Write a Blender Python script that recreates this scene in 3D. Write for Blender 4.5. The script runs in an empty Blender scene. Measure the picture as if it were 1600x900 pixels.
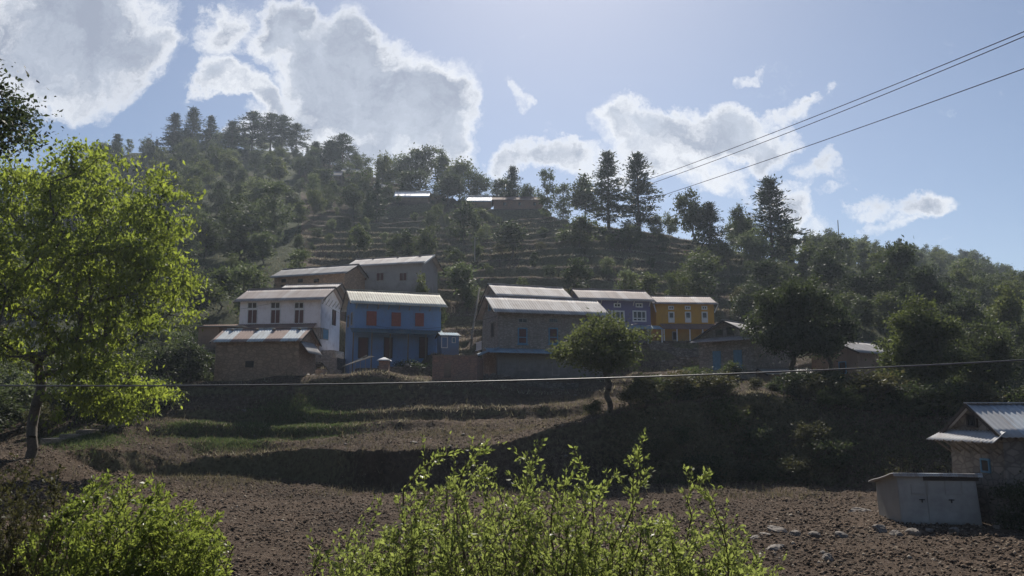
import bpy, math, random
import numpy as np
random.seed(7); RNG = np.random.default_rng(7)
rad = math.radians
scene = bpy.context.scene
COL = scene.collection

# ------------------------------------------------------------------ camera geometry
F = 1256.0; TH = math.atan(190/F); CT, ST = math.cos(TH), math.sin(TH); CZ = 5.0
def P(px, py, D):
    xc = (px-800)/F; yc = (450-py)/F
    k = D/(CT - yc*ST)
    return np.array([xc*k, D, CZ + (ST + yc*CT)*k])
def proj(x, y, z):
    dz = z-CZ; f = y*CT + dz*ST; u = -y*ST + dz*CT
    return 800+F*x/f, 450-F*u/f
cam_d = bpy.data.cameras.new('camera'); cam = bpy.data.objects.new('camera', cam_d); COL.objects.link(cam)
cam.location = (0, 0, CZ); cam.rotation_euler = (math.pi/2+TH, 0, 0)
cam_d.sensor_width = 36; cam_d.lens = 36*F/1600; cam_d.clip_start = .05; cam_d.clip_end = 8000
scene.camera = cam

# ------------------------------------------------------------------ object helpers
def link(o): COL.objects.link(o); return o
def tag(o, label=None, cat=None, group=None, kind=None):
    if label: o['label'] = label
    if cat: o['category'] = cat
    if group: o['group'] = group
    if kind: o['kind'] = kind
    return o
def empty(name, loc, rz=0):
    o = bpy.data.objects.new(name, None); o.empty_display_size = .3
    o.location = tuple(float(c) for c in loc); o.rotation_euler = (0, 0, rz); return link(o)
def mesh_np(name, V, Q=None, T=None, smooth=False):
    me = bpy.data.meshes.new(name); V = np.asarray(V, dtype=np.float32)
    nq = 0 if Q is None else len(Q); nt = 0 if T is None else len(T)
    me.vertices.add(len(V)); me.vertices.foreach_set('co', V.ravel())
    me.loops.add(nq*4+nt*3); me.polygons.add(nq+nt)
    li = []
    if nq: li.append(np.asarray(Q, dtype=np.int32).ravel())
    if nt: li.append(np.asarray(T, dtype=np.int32).ravel())
    me.loops.foreach_set('vertex_index', np.concatenate(li))
    st = np.concatenate([np.arange(nq)*4, nq*4+np.arange(nt)*3]).astype(np.int32)
    me.polygons.foreach_set('loop_start', st)
    if smooth: me.polygons.foreach_set('use_smooth', np.ones(nq+nt, dtype=bool))
    me.update(calc_edges=True); return me
def mobj(name, me, mat, parent=None):
    o = bpy.data.objects.new(name, me); link(o)
    if mat: me.materials.append(mat)
    if parent: o.parent = parent
    return o
class MB:
    """collects polygons for ONE mesh"""
    def __init__(s): s.v = []; s.f = []
    def poly(s, pts):
        b = len(s.v); s.v += [tuple(map(float, p)) for p in pts]; s.f.append(list(range(b, b+len(pts))))
    def box(s, x0, x1, y0, y1, z0, z1):
        b = len(s.v)
        s.v += [(x, y, z) for z in (z0, z1) for (x, y) in ((x0, y0), (x1, y0), (x1, y1), (x0, y1))]
        for q in ((0,3,2,1),(4,5,6,7),(0,1,5,4),(1,2,6,5),(2,3,7,6),(3,0,4,7)): s.f.append([b+i for i in q])
    def hexa(s, bot, top):
        n = len(bot); b = len(s.v); s.v += [tuple(map(float, p)) for p in bot]+[tuple(map(float, p)) for p in top]
        s.f.append([b+i for i in range(n)][::-1]); s.f.append([b+n+i for i in range(n)])
        for i in range(n): j = (i+1) % n; s.f.append([b+i, b+j, b+n+j, b+n+i])
    def bar(s, a, c, w, h=None, n=4):
        a = np.array(a, float); c = np.array(c, float); d = c-a; L = np.linalg.norm(d)
        if L < 1e-6: return
        d /= L; h = h or w
        r = np.cross(d, (0, 0, 1)) if abs(d[2]) < .95 else np.cross(d, (0, 1, 0)); r /= np.linalg.norm(r); u = np.cross(r, d)
        ang = [math.pi/4+2*math.pi*i/n for i in range(n)]; k = math.sqrt(2) if n == 4 else 1
        ring = lambda p: [p + r*math.cos(t)*w/2*k + u*math.sin(t)*h/2*k for t in ang]
        s.hexa(ring(a), ring(c))
    def tube(s, pts, r, n=6):
        for a, c in zip(pts[:-1], pts[1:]): s.bar(a, c, 2*r, n=n)
    def build(s, name, mat, parent=None, bev=0):
        me = bpy.data.meshes.new(name); me.from_pydata(s.v, [], s.f); me.update()
        o = mobj(name, me, mat, parent)
        if bev:
            m = o.modifiers.new('bevel', 'BEVEL'); m.width = bev; m.segments = 1; m.limit_method = 'ANGLE'
        return o

# ------------------------------------------------------------------ noise
def vnoise(x, y, seed=0):
    xi = np.floor(x).astype(np.int64); yi = np.floor(y).astype(np.int64); fx = x-xi; fy = y-yi
    fx = fx*fx*(3-2*fx); fy = fy*fy*(3-2*fy)
    def h(a, b):
        n = (a*374761393 + b*668265263 + seed*982451653) & 0xffffffff
        n = ((n ^ (n >> 13))*1274126177) & 0xffffffff
        return ((n ^ (n >> 16)) & 0xffff)/65535.0
    return (h(xi, yi)*(1-fx)+h(xi+1, yi)*fx)*(1-fy)+(h(xi, yi+1)*(1-fx)+h(xi+1, yi+1)*fx)*fy
def fbm(x, y, o=4, seed=0):
    s = 0; a = 1; t = 0
    for i in range(o): s = s+a*(vnoise(x*2**i, y*2**i, seed+i)-.5); t += a; a *= .5
    return s/t*2
def sstep(a, b, x):
    t = np.clip((x-a)/(b-a), 0, 1); return t*t*(3-2*t)

# ------------------------------------------------------------------ terrain
XS = [0, 150, 300, 450, 600, 750, 900, 1050, 1200, 1350, 1500, 1600]
KN = [  # (D, py) of each ground line, per column of XS, near to far
 [(45,742),(52,737),(56,745),(55,757),(48,772),(50,765),(50,765),(52,760),(55,755),(50,766),(48,771),(48,771)],
 [(46.3,715),(53,701),(57,707),(56,706),(49,708),(51.3,697),(53,660),(54.3,632),(58.3,618),(56,642),(54,660),(54,665)],
 [(60,692),(58,674),(60,693),(60,692),(55,690),(58,674),(60,648),(63,615),(66,605),(66,628),(66,648),(66,655)],
 [(62,684),(62,652),(64,660),(64,658),(61,658),(63,644),(64,628),(66,602),(70,597),(70,615),(70,638),(70,645)],
 [(75,650),(72,635),(70,610),(70,610),(70,610),(70,608),(71,606),(75,590),(78,582),(80,592),(80,615),(80,625)],
 [(90,610),(85,590),(80,588),(80,588),(79,588),(79,588),(80,582),(85,570),(86,565),(88,565),(90,590),(90,600)],
 [(110,560),(110,545),(105,520),(103,500),(105,490),(102,500),(102,505),(102,508),(105,500),(110,492),(110,520),(110,540)],
 [(150,480),(150,430),(150,405),(150,400),(150,397),(150,388),(140,385),(145,400),(135,435),(150,445),(150,485),(150,500)],
 [(210,400),(210,330),(220,300),(220,300),(190,345),(190,335),(155,355),(160,372),(150,412),(180,432),(200,465),(200,480)],
 [(300,330),(320,250),(330,228),(320,238),(250,280),(210,322),(165,345),(175,363),(165,402),(250,412),(350,418),(350,458)],
]
KP = []
for row in KN:
    a = [P(x, y, D) for x, (D, y) in zip(XS, row)]
    KP.append((np.array([math.atan2(p[0], p[1]) for p in a]), np.array([math.hypot(p[0], p[1]) for p in a]), np.array([p[2] for p in a])))
PADS = []   # (cx,cy,yaw,halfW,halfD,z,soft)
def ground(x, y, pads=True, detail=True):
    x = np.atleast_1d(np.asarray(x, float)); y = np.atleast_1d(np.asarray(y, float))
    ph = np.arctan2(x, y); rho = np.hypot(x, y)
    phw = ph + .012*fbm(x*.05, y*.05, 3, 5)*sstep(40, 60, rho)
    rs = [np.full_like(rho, r) for r in (-1, 4, 8, 16, 22)]; zs = [np.full_like(rho, z) for z in (3.4, 3.3, 2.2, .2, 0)]
    for a, r, z in KP: rs.append(np.interp(phw, a, r)); zs.append(np.interp(phw, a, z))
    ridge = rs[-1]
    rs += [rs[-1]+25, rs[-1]+120, np.full_like(rho, 1500), np.full_like(rho, 5000)]
    zs += [zs[-1]-1.5, zs[-1]-26, np.full_like(rho, -30), np.full_like(rho, -60)]
    r2 = rho + 2.6*fbm(x*.07+9, y*.07, 3, 11)*sstep(46, 60, rho) + .5*fbm(x*.5, y*.5, 3, 12)*sstep(44, 50, rho)
    z = zs[0].copy()
    for i in range(len(rs)-1):
        t = np.clip((r2-rs[i])/(rs[i+1]-rs[i]), 0, 1); m = r2 >= rs[i]
        z = np.where(m, zs[i]+(zs[i+1]-zs[i])*t, z)
    px = 800+F*np.tan(ph)*.99
    # terraces cut into the open middle of the hill
    m = sstep(430, 560, px)*(1-sstep(1210, 1330, px))*sstep(92, 100, rho)*(1-sstep(ridge-6, ridge+4, rho))
    s = 2.7; q = (z + 2.2*fbm(x*.022, y*.022, 3, 21))/s; fr = q-np.floor(q)
    zt = (np.floor(q) + .22*fr + .78*sstep(.68, 1.0, fr))*s + (z-q*s)
    z = z+(zt-z)*m
    # low steps in the village slope
    m2 = sstep(57, 62, rho)*(1-sstep(90, 98, rho))*sstep(150, 320, px)*(1-sstep(1000, 1100, px))
    s = 1.25; q = (z+.8*fbm(x*.06, y*.06, 2, 31))/s; fr = q-np.floor(q)
    zt = (np.floor(q)+.32*fr+.68*sstep(.66, .97, fr))*s+(z-q*s)
    z = z+(zt-z)*m2
    if detail:
        fa = 1-sstep(40, 48, rho)
        z = z+fbm(x*.12, y*.12, 3, 41)*(.10*fa+.35*(1-fa))
        z = z+fbm(x*1.3, y*1.3, 4, 51)*(.07*fa+.16*(1-fa))*sstep(10, 20, rho)
        z = z+np.abs(fbm(x*4.1, y*4.1, 3, 61))*.09*(1-sstep(75, 110, rho))*sstep(10, 20, rho)
    if pads:
        for cx, cy, yw, hw, hd, pz, soft in PADS:
            dx = x-cx; dy = y-cy; c, s_ = math.cos(yw), math.sin(yw)
            lx = dx*c+dy*s_; ly = -dx*s_+dy*c
            d = np.hypot(np.maximum(np.abs(lx)-hw, 0), np.maximum(np.abs(ly)-hd, 0))
            w = 1-sstep(.3, soft, d); z = z+(pz-z)*w
    return z
def gz(x, y): return float(ground(x, y)[0])

# ------------------------------------------------------------------ materials
def newmat(name):
    m = bpy.data.materials.new(name); m.use_nodes = True; nt = m.node_tree; b = nt.nodes['Principled BSDF']
    return m, nt, b
def N(nt, t, **k):
    n = nt.nodes.new(t)
    for a, v in k.items(): setattr(n, a, v)
    return n
def ramp(nt, fac, stops):
    r = N(nt, 'ShaderNodeValToRGB'); e = r.color_ramp.elements
    while len(e) < len(stops): e.new(.5)
    for el, (p, c) in zip(e, stops): el.position = p; el.color = (*c, 1)
    nt.links.new(fac, r.inputs[0]); return r.outputs[0]
def noise(nt, vec, scale, detail=4, rough=.55):
    n = N(nt, 'ShaderNodeTexNoise'); n.inputs['Scale'].default_value = scale; n.inputs['Detail'].default_value = detail
    n.inputs['Roughness'].default_value = rough
    if vec is not None: nt.links.new(vec, n.inputs['Vector'])
    return n
def mixc(nt, fac, a, b, mode='MIX'):
    m = N(nt, 'ShaderNodeMix', data_type='RGBA', blend_type=mode)
    for s, v in ((m.inputs[0], fac), (m.inputs[6], a), (m.inputs[7], b)):
        if hasattr(v, 'is_linked'): nt.links.new(v, s)
        elif isinstance(v, (int, float)): s.default_value = v
        else: s.default_value = (*v, 1)
    return m.outputs[2]
def bump(nt, b, h, st=.5, dist=.05):
    n = N(nt, 'ShaderNodeBump'); n.inputs['Strength'].default_value = st; n.inputs['Distance'].default_value = dist
    nt.links.new(h, n.inputs['Height']); nt.links.new(n.outputs[0], b.inputs['Normal'])
def plain(name, c, rough=.8, metal=0, var=.25, scale=3.0, bs=.3):
    m, nt, b = newmat(name); tc = N(nt, 'ShaderNodeTexCoord')
    n = noise(nt, tc.outputs['Object'], scale, 6, .65)
    nt.links.new(ramp(nt, n.outputs[0], [(.3, [x*(1-var) for x in c]), (.7, [min(1, x*(1+var)) for x in c])]), b.inputs['Base Color'])
    b.inputs['Roughness'].default_value = rough; b.inputs['Metallic'].default_value = metal
    bump(nt, b, n.outputs[0], bs, .02); return m
def plaster(name, c, stain=(.16,.13,.10), amt=.55):
    m, nt, b = newmat(name); tc = N(nt, 'ShaderNodeTexCoord'); v = tc.outputs['Object']
    n1 = noise(nt, v, .9, 6, .7); n2 = noise(nt, v, 9, 5, .6)
    mp = N(nt, 'ShaderNodeMapping'); mp.inputs['Scale'].default_value = (3.5, 3.5, .5); nt.links.new(v, mp.inputs[0])
    n3 = noise(nt, mp.outputs[0], 1.3, 5, .6)
    base = mixc(nt, ramp(nt, n2.outputs[0], [(.35, (0,0,0)), (.7, (.35,)*3)]), c, [x*.72 for x in c])
    base = mixc(nt, ramp(nt, n1.outputs[0], [(.5, (0,0,0)), (.8, (amt,)*3)]), base, stain)
    base = mixc(nt, ramp(nt, n3.outputs[0], [(.55, (0,0,0)), (.8, (amt*.7,)*3)]), base, stain)
    sz = N(nt, 'ShaderNodeSeparateXYZ'); nt.links.new(v, sz.inputs[0]); za = N(nt, 'ShaderNodeMath', operation='MULTIPLY_ADD'); nt.links.new(n1.outputs[0], za.inputs[0]); za.inputs[1].default_value = -2.6; nt.links.new(sz.outputs[2], za.inputs[2])
    dr = N(nt, 'ShaderNodeMapRange'); nt.links.new(za.outputs[0], dr.inputs[0]); dr.inputs[1].default_value = -1.3; dr.inputs[2].default_value = .3; dr.inputs[3].default_value = .75; dr.inputs[4].default_value = 0
    base = mixc(nt, dr.outputs[0], base, stain)
    nt.links.new(base, b.inputs['Base Color']); b.inputs['Roughness'].default_value = .95
    b.inputs['Specular IOR Level'].default_value = .2
    bump(nt, b, n2.outputs[0], .4, .02); return m
def masonry(name, c1, c2, mortar, sx=2.6, sz=6.0, wild=.5):
    m, nt, b = newmat(name); tc = N(nt, 'ShaderNodeTexCoord'); v = tc.outputs['Object']
    # use x+y so both wall directions read as courses
    sp = N(nt, 'ShaderNodeSeparateXYZ'); nt.links.new(v, sp.inputs[0])
    ad = N(nt, 'ShaderNodeMath', operation='ADD'); nt.links.new(sp.outputs[0], ad.inputs[0]); nt.links.new(sp.outputs[1], ad.inputs[1])
    cb = N(nt, 'ShaderNodeCombineXYZ'); nt.links.new(ad.outputs[0], cb.inputs[0]); nt.links.new(sp.outputs[2], cb.inputs[2])
    mp = N(nt, 'ShaderNodeMapping'); mp.inputs['Scale'].default_value = (sx, 1, sz); nt.links.new(cb.outputs[0], mp.inputs[0])
    vo = N(nt, 'ShaderNodeTexVoronoi'); vo.inputs['Scale'].default_value = 1; vo.inputs['Randomness'].default_value = wild; nt.links.new(mp.outputs[0], vo.inputs['Vector'])
    ve = N(nt, 'ShaderNodeTexVoronoi', feature='DISTANCE_TO_EDGE'); ve.inputs['Scale'].default_value = 1; ve.inputs['Randomness'].default_value = wild; nt.links.new(mp.outputs[0], ve.inputs['Vector'])
    sr = N(nt, 'ShaderNodeSeparateColor'); nt.links.new(vo.outputs['Color'], sr.inputs[0])
    col = mixc(nt, sr.outputs[0], c1, c2)
    n1 = noise(nt, v, .7, 5, .65)
    col = mixc(nt, ramp(nt, n1.outputs[0], [(.42, (0,0,0)), (.72, (.7,)*3)]), col, mortar)
    e = ramp(nt, ve.outputs['Distance'], [(.0, (.35,.35,.35)), (.14, (1,1,1))])
    col = mixc(nt, e, [x*.6 for x in mortar], col)
    nt.links.new(col, b.inputs['Base Color']); b.inputs['Roughness'].default_value = .95; b.inputs['Specular IOR Level'].default_value = .2
    bump(nt, b, e, .6, .04); return m
def roofmat(name, stops, pitch=.78, rough=.82, metal=.0, seed=0.0, alt=False):
    """corrugated sheets: every sheet its own tone, rust streaks down the slope (object x along the eave)"""
    m, nt, b = newmat(name); tc = N(nt, 'ShaderNodeTexCoord'); v = tc.outputs['Object']
    sp = N(nt, 'ShaderNodeSeparateXYZ'); nt.links.new(v, sp.inputs[0])
    d = N(nt, 'ShaderNodeMath', operation='DIVIDE'); nt.links.new(sp.outputs[0], d.inputs[0]); d.inputs[1].default_value = pitch
    fl = N(nt, 'ShaderNodeMath', operation='FLOOR'); nt.links.new(d.outputs[0], fl.inputs[0])
    a = N(nt, 'ShaderNodeMath', operation='ADD'); nt.links.new(fl.outputs[0], a.inputs[0]); a.inputs[1].default_value = seed
    wn = N(nt, 'ShaderNodeTexWhiteNoise', noise_dimensions='1D'); nt.links.new(a.outputs[0], wn.inputs['W'])
    if alt:
        pp = N(nt, 'ShaderNodeMath', operation='PINGPONG'); nt.links.new(a.outputs[0], pp.inputs[0]); pp.inputs[1].default_value = 1
        ml = N(nt, 'ShaderNodeMath', operation='MULTIPLY_ADD'); nt.links.new(pp.outputs[0], ml.inputs[0]); ml.inputs[1].default_value = .8; ml.inputs[2].default_value = .1
        col = ramp(nt, ml.outputs[0], stops)
    else: col = ramp(nt, wn.outputs['Value'], stops)
    mp = N(nt, 'ShaderNodeMapping'); mp.inputs['Scale'].default_value = (5, .35, .35); nt.links.new(v, mp.inputs[0])
    n = noise(nt, mp.outputs[0], 1.0, 6, .7); n2 = noise(nt, v, 1.2, 5, .6)
    st = mixc(nt, ramp(nt, n.outputs[0], [(.5, (0,0,0)), (.72, (.55,)*3)]), col, (.19, .115, .08))
    st = mixc(nt, ramp(nt, n2.outputs[0], [(.5, (0,0,0)), (.75, (.45,)*3)]), st, (.22, .17, .14))
    nt.links.new(st, b.inputs['Base Color'])
    b.inputs['Roughness'].default_value = rough; b.inputs['Metallic'].default_value = metal; b.inputs['Specular IOR Level'].default_value = .22 if metal < .5 else .5
    bump(nt, b, n.outputs[0], .15, .01); return m
def leafmat(name, c1, c2, trans, tr=.45, rough=.6):
    m, nt, b = newmat(name); g = N(nt, 'ShaderNodeNewGeometry'); tc = N(nt, 'ShaderNodeTexCoord')
    oi = N(nt, 'ShaderNodeObjectInfo')
    n = noise(nt, tc.outputs['Object'], .55, 3, .6)
    f = N(nt, 'ShaderNodeMath', operation='MULTIPLY_ADD'); nt.links.new(g.outputs['Random Per Island'], f.inputs[0]); f.inputs[1].default_value = .55
    f2 = N(nt, 'ShaderNodeMath', operation='MULTIPLY_ADD'); nt.links.new(n.outputs[0], f2.inputs[0]); f2.inputs[1].default_value = .9; f2.inputs[2].default_value = -.3
    nt.links.new(f2.outputs[0], f.inputs[2])
    col = mixc(nt, f.outputs[0], c1, c2)
    hv = N(nt, 'ShaderNodeMapRange'); nt.links.new(oi.outputs['Random'], hv.inputs[0]); hv.inputs[3].default_value = .72; hv.inputs[4].default_value = 1.3
    hs = N(nt, 'ShaderNodeHueSaturation'); nt.links.new(hv.outputs[0], hs.inputs['Value']); nt.links.new(col, hs.inputs['Color'])
    hh = N(nt, 'ShaderNodeMapRange'); nt.links.new(oi.outputs['Random'], hh.inputs[0]); hh.inputs[3].default_value = .515; hh.inputs[4].default_value = .48
    nt.links.new(hh.outputs[0], hs.inputs['Hue'])
    nt.links.new(hs.outputs[0], b.inputs['Base Color']); b.inputs['Roughness'].default_value = rough
    b.inputs['Specular IOR Level'].default_value = .16
    t = N(nt, 'ShaderNodeBsdfTranslucent'); tcx = mixc(nt, 1.0, hs.outputs[0], trans, 'MULTIPLY'); nt.links.new(tcx, t.inputs[0])
    mx = N(nt, 'ShaderNodeMixShader'); mx.inputs[0].default_value = tr
    nt.links.new(b.outputs[0], mx.inputs[1]); nt.links.new(t.outputs[0], mx.inputs[2])
    nt.links.new(mx.outputs[0], nt.nodes['Material Output'].inputs[0]); return m
M = {}
M['leaf_maple'] = leafmat('spring_leaves', (.08,.105,.03), (.29,.325,.09), (1.8,1.85,.9), .6)
M['leaf_shrub'] = leafmat('shrub_leaves', (.15,.18,.07), (.31,.34,.15), (1.7,1.7,1.0), .54, .4)
M['leaf_bush'] = leafmat('hedge_leaves', (.10,.135,.045), (.23,.265,.09), (1.7,1.7,.9), .52, .4)
M['leaf_dull'] = leafmat('dull_leaves', (.04,.042,.022), (.115,.11,.06), (1.3,1.3,.9), .38)
M['leaf_dark'] = leafmat('dark_leaves', (.026,.036,.021), (.075,.09,.045), (1.4,1.5,1.0), .36)
M['leaf_mid'] = leafmat('mid_leaves', (.036,.048,.023), (.11,.125,.053), (1.5,1.6,1.0), .4)
M['leaf_pale'] = leafmat('pale_leaves', (.06,.078,.042), (.17,.19,.11), (1.4,1.5,1.0), .4)
M['needle'] = leafmat('pine_needles', (.022,.038,.02), (.05,.072,.032), (1.2,1.3,.8), .22, .5)
M['bark'] = plain('bark', (.09,.075,.06), .95, scale=8, var=.4)
M['bark_pale'] = plain('pale_bark', (.16,.14,.12), .95, scale=8, var=.35)
M['twig'] = plain('twig_bark', (.10,.075,.045), .9, scale=20)
M['wood'] = plain('weathered_wood', (.16,.13,.10), .9, scale=5)
M['wood_grey'] = plain('grey_wood', (.30,.28,.25), .9, scale=5)
M['wood_dark'] = plain('dark_wood', (.05,.04,.035), .85, scale=5)
M['red_wood'] = plain('red_shutter_paint', (.26,.07,.05), .75, scale=5)
M['red_dark'] = plain('dark_red_shutter_paint', (.10,.04,.035), .75, scale=5)
M['blue_wood'] = plain('blue_shutter_paint', (.12,.25,.36), .75, scale=5)
M['white_wood'] = plain('white_frame_paint', (.62,.62,.62), .7, scale=5, var=.12)
M['glass'] = plain('dark_window_glass', (.02,.022,.026), .15, scale=2, bs=.02)
M['white_plaster'] = plaster('white_plaster', (.80,.76,.78), (.42,.36,.34), .75)
M['blue_plaster'] = plaster('blue_plaster', (.17,.28,.48), (.17,.19,.24), .7)
M['purple_plaster'] = plaster('purple_plaster', (.17,.16,.28), (.15,.13,.17), .35)
M['yellow_plaster'] = plaster('yellow_plaster', (.52,.29,.055), (.30,.18,.07), .65)
M['mud'] = plaster('mud_plaster', (.33,.23,.17), (.13,.095,.075), .6)
M['mud_brown'] = masonry('mud_brick', (.50,.335,.23), (.39,.27,.19), (.34,.235,.17), 2.2, 3.6, .95)
M['cement'] = plaster('grey_cement', (.33,.31,.30), (.13,.12,.11), .5)
M['stone'] = masonry('rubble_stone', (.42,.36,.31), (.27,.245,.22), (.24,.205,.18), 2.8, 5.5, .7)
M['stone_near'] = masonry('plastered_rubble', (.27,.24,.21), (.19,.17,.155), (.15,.135,.12), 2.4, 3.6, .9)
M['stone_dark'] = masonry('dry_stone', (.24,.21,.18), (.14,.125,.11), (.07,.06,.055), 2.2, 4.2, .85)
M['brick'] = masonry('red_brick', (.42,.23,.165), (.34,.21,.165), (.30,.22,.18), 2.6, 4.6, .9)
M['rock'] = plain('field_rock', (.17,.145,.125), .9, scale=2.5, var=.35)
M['roof_rust'] = roofmat('rusty_sheets', [(0, (.42,.36,.34)), (.5, (.36,.30,.28)), (1, (.48,.44,.43))])
M['roof_cream'] = roofmat('cream_sheets', [(0, (.56,.54,.46)), (.5, (.60,.58,.50)), (1, (.54,.51,.44))], seed=3)
M['roof_pale'] = roofmat('pale_sheets', [(0, (.54,.51,.49)), (.5, (.44,.40,.38)), (1, (.58,.55,.53))], seed=5)
M['roof_grey'] = roofmat('grey_sheets', [(0, (.36,.35,.35)), (.5, (.30,.29,.29)), (1, (.42,.41,.41))], seed=8)
M['roof_new'] = roofmat('galvanised_sheets', [(0, (.55,.60,.64)), (.5, (.40,.38,.37)), (1, (.60,.64,.68))], seed=11)
M['roof_patch'] = roofmat('patched_sheets', [(0, (.60,.63,.64)), (.45, (.62,.65,.66)), (.5, (.36,.26,.22)), (1, (.40,.29,.25))], pitch=1.55, seed=2, alt=True)
M['roof_glare'] = roofmat('bright_sheets', [(0, (.75,.75,.75)), (1, (.8,.8,.8))], rough=.36, metal=.9, seed=1)
M['roof_brown'] = roofmat('brown_sheets', [(0, (.20,.13,.11)), (1, (.25,.16,.13))], metal=0, rough=.85)
M['roof_green'] = roofmat('green_sheets', [(0, (.08,.13,.15)), (1, (.11,.16,.17))], metal=0, rough=.85)
M['roof_blue'] = roofmat('blue_grey_sheets', [(0, (.22,.31,.38)), (1, (.27,.36,.43))], metal=0, rough=.85)
M['tin'] = plain('galvanised_tin', (.34,.34,.33), .5, .45, scale=1.2, var=.12)
M['tin2'] = plain('stained_tin', (.36,.355,.34), .6, .3, scale=1.6, var=.2)
M['cable'] = plain('cable_sheath', (.11,.11,.115), .5, scale=2)
M['wire'] = plain('wire_metal', (.035,.035,.04), .95)
M['cap'] = plain('whitewashed_cap', (.6,.6,.6), .7)

# ground material
def ground_mat():
    m, nt, b = newmat('hill_soil'); g = N(nt, 'ShaderNodeNewGeometry'); v = g.outputs['Position']
    n1 = noise(nt, v, .35, 8, .65); n2 = noise(nt, v, 3.2, 8, .7); n3 = noise(nt, v, 14, 5, .7)
    soil = ramp(nt, n2.outputs[0], [(.3, (.028,.023,.02)), (.5, (.102,.074,.055)), (.7, (.225,.175,.135))])
    n5_ = noise(nt, v, .09, 5, .6)
    soil = mixc(nt, ramp(nt, n5_.outputs[0], [(.4, (.55,)*3), (.62, (1.15,)*3)]), (0,0,0), soil)
    soil = mixc(nt, ramp(nt, n1.outputs[0], [(.35, (0,0,0)), (.7, (.6,)*3)]), soil, (.135,.092,.065))
    dry = ramp(nt, n2.outputs[0], [(.3, (.06,.06,.03)), (.7, (.19,.17,.10))])
    grs = ramp(nt, n2.outputs[0], [(.3, (.03,.038,.018)), (.7, (.075,.088,.038))])
    at = N(nt, 'ShaderNodeAttribute', attribute_name='cover'); sp = N(nt, 'ShaderNodeSeparateColor'); nt.links.new(at.outputs['Color'], sp.inputs[0])
    def th(x, k):
        a = N(nt, 'ShaderNodeMath', operation='ADD'); nt.links.new(x, a.inputs[0]); nt.links.new(n2.outputs[0], a.inputs[1])
        r = N(nt, 'ShaderNodeMapRange', interpolation_type='SMOOTHSTEP'); nt.links.new(a.outputs[0], r.inputs[0]); r.inputs[1].default_value = k; r.inputs[2].default_value = k+.35; return r.outputs[0]
    c = mixc(nt, th(sp.outputs[0], .82), soil, dry)
    c = mixc(nt, th(sp.outputs[1], .82), c, grs)
    nt.links.new(c, b.inputs['Base Color']); b.inputs['Roughness'].default_value = 1; b.inputs['Specular IOR Level'].default_value = .1
    ad = N(nt, 'ShaderNodeMath', operation='MULTIPLY_ADD'); nt.links.new(n3.outputs[0], ad.inputs[0]); ad.inputs[1].default_value = .5; nt.links.new(n2.outputs[0], ad.inputs[2])
    bump(nt, b, ad.outputs[0], 1.0, .28); return m
M['ground'] = ground_mat()

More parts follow.
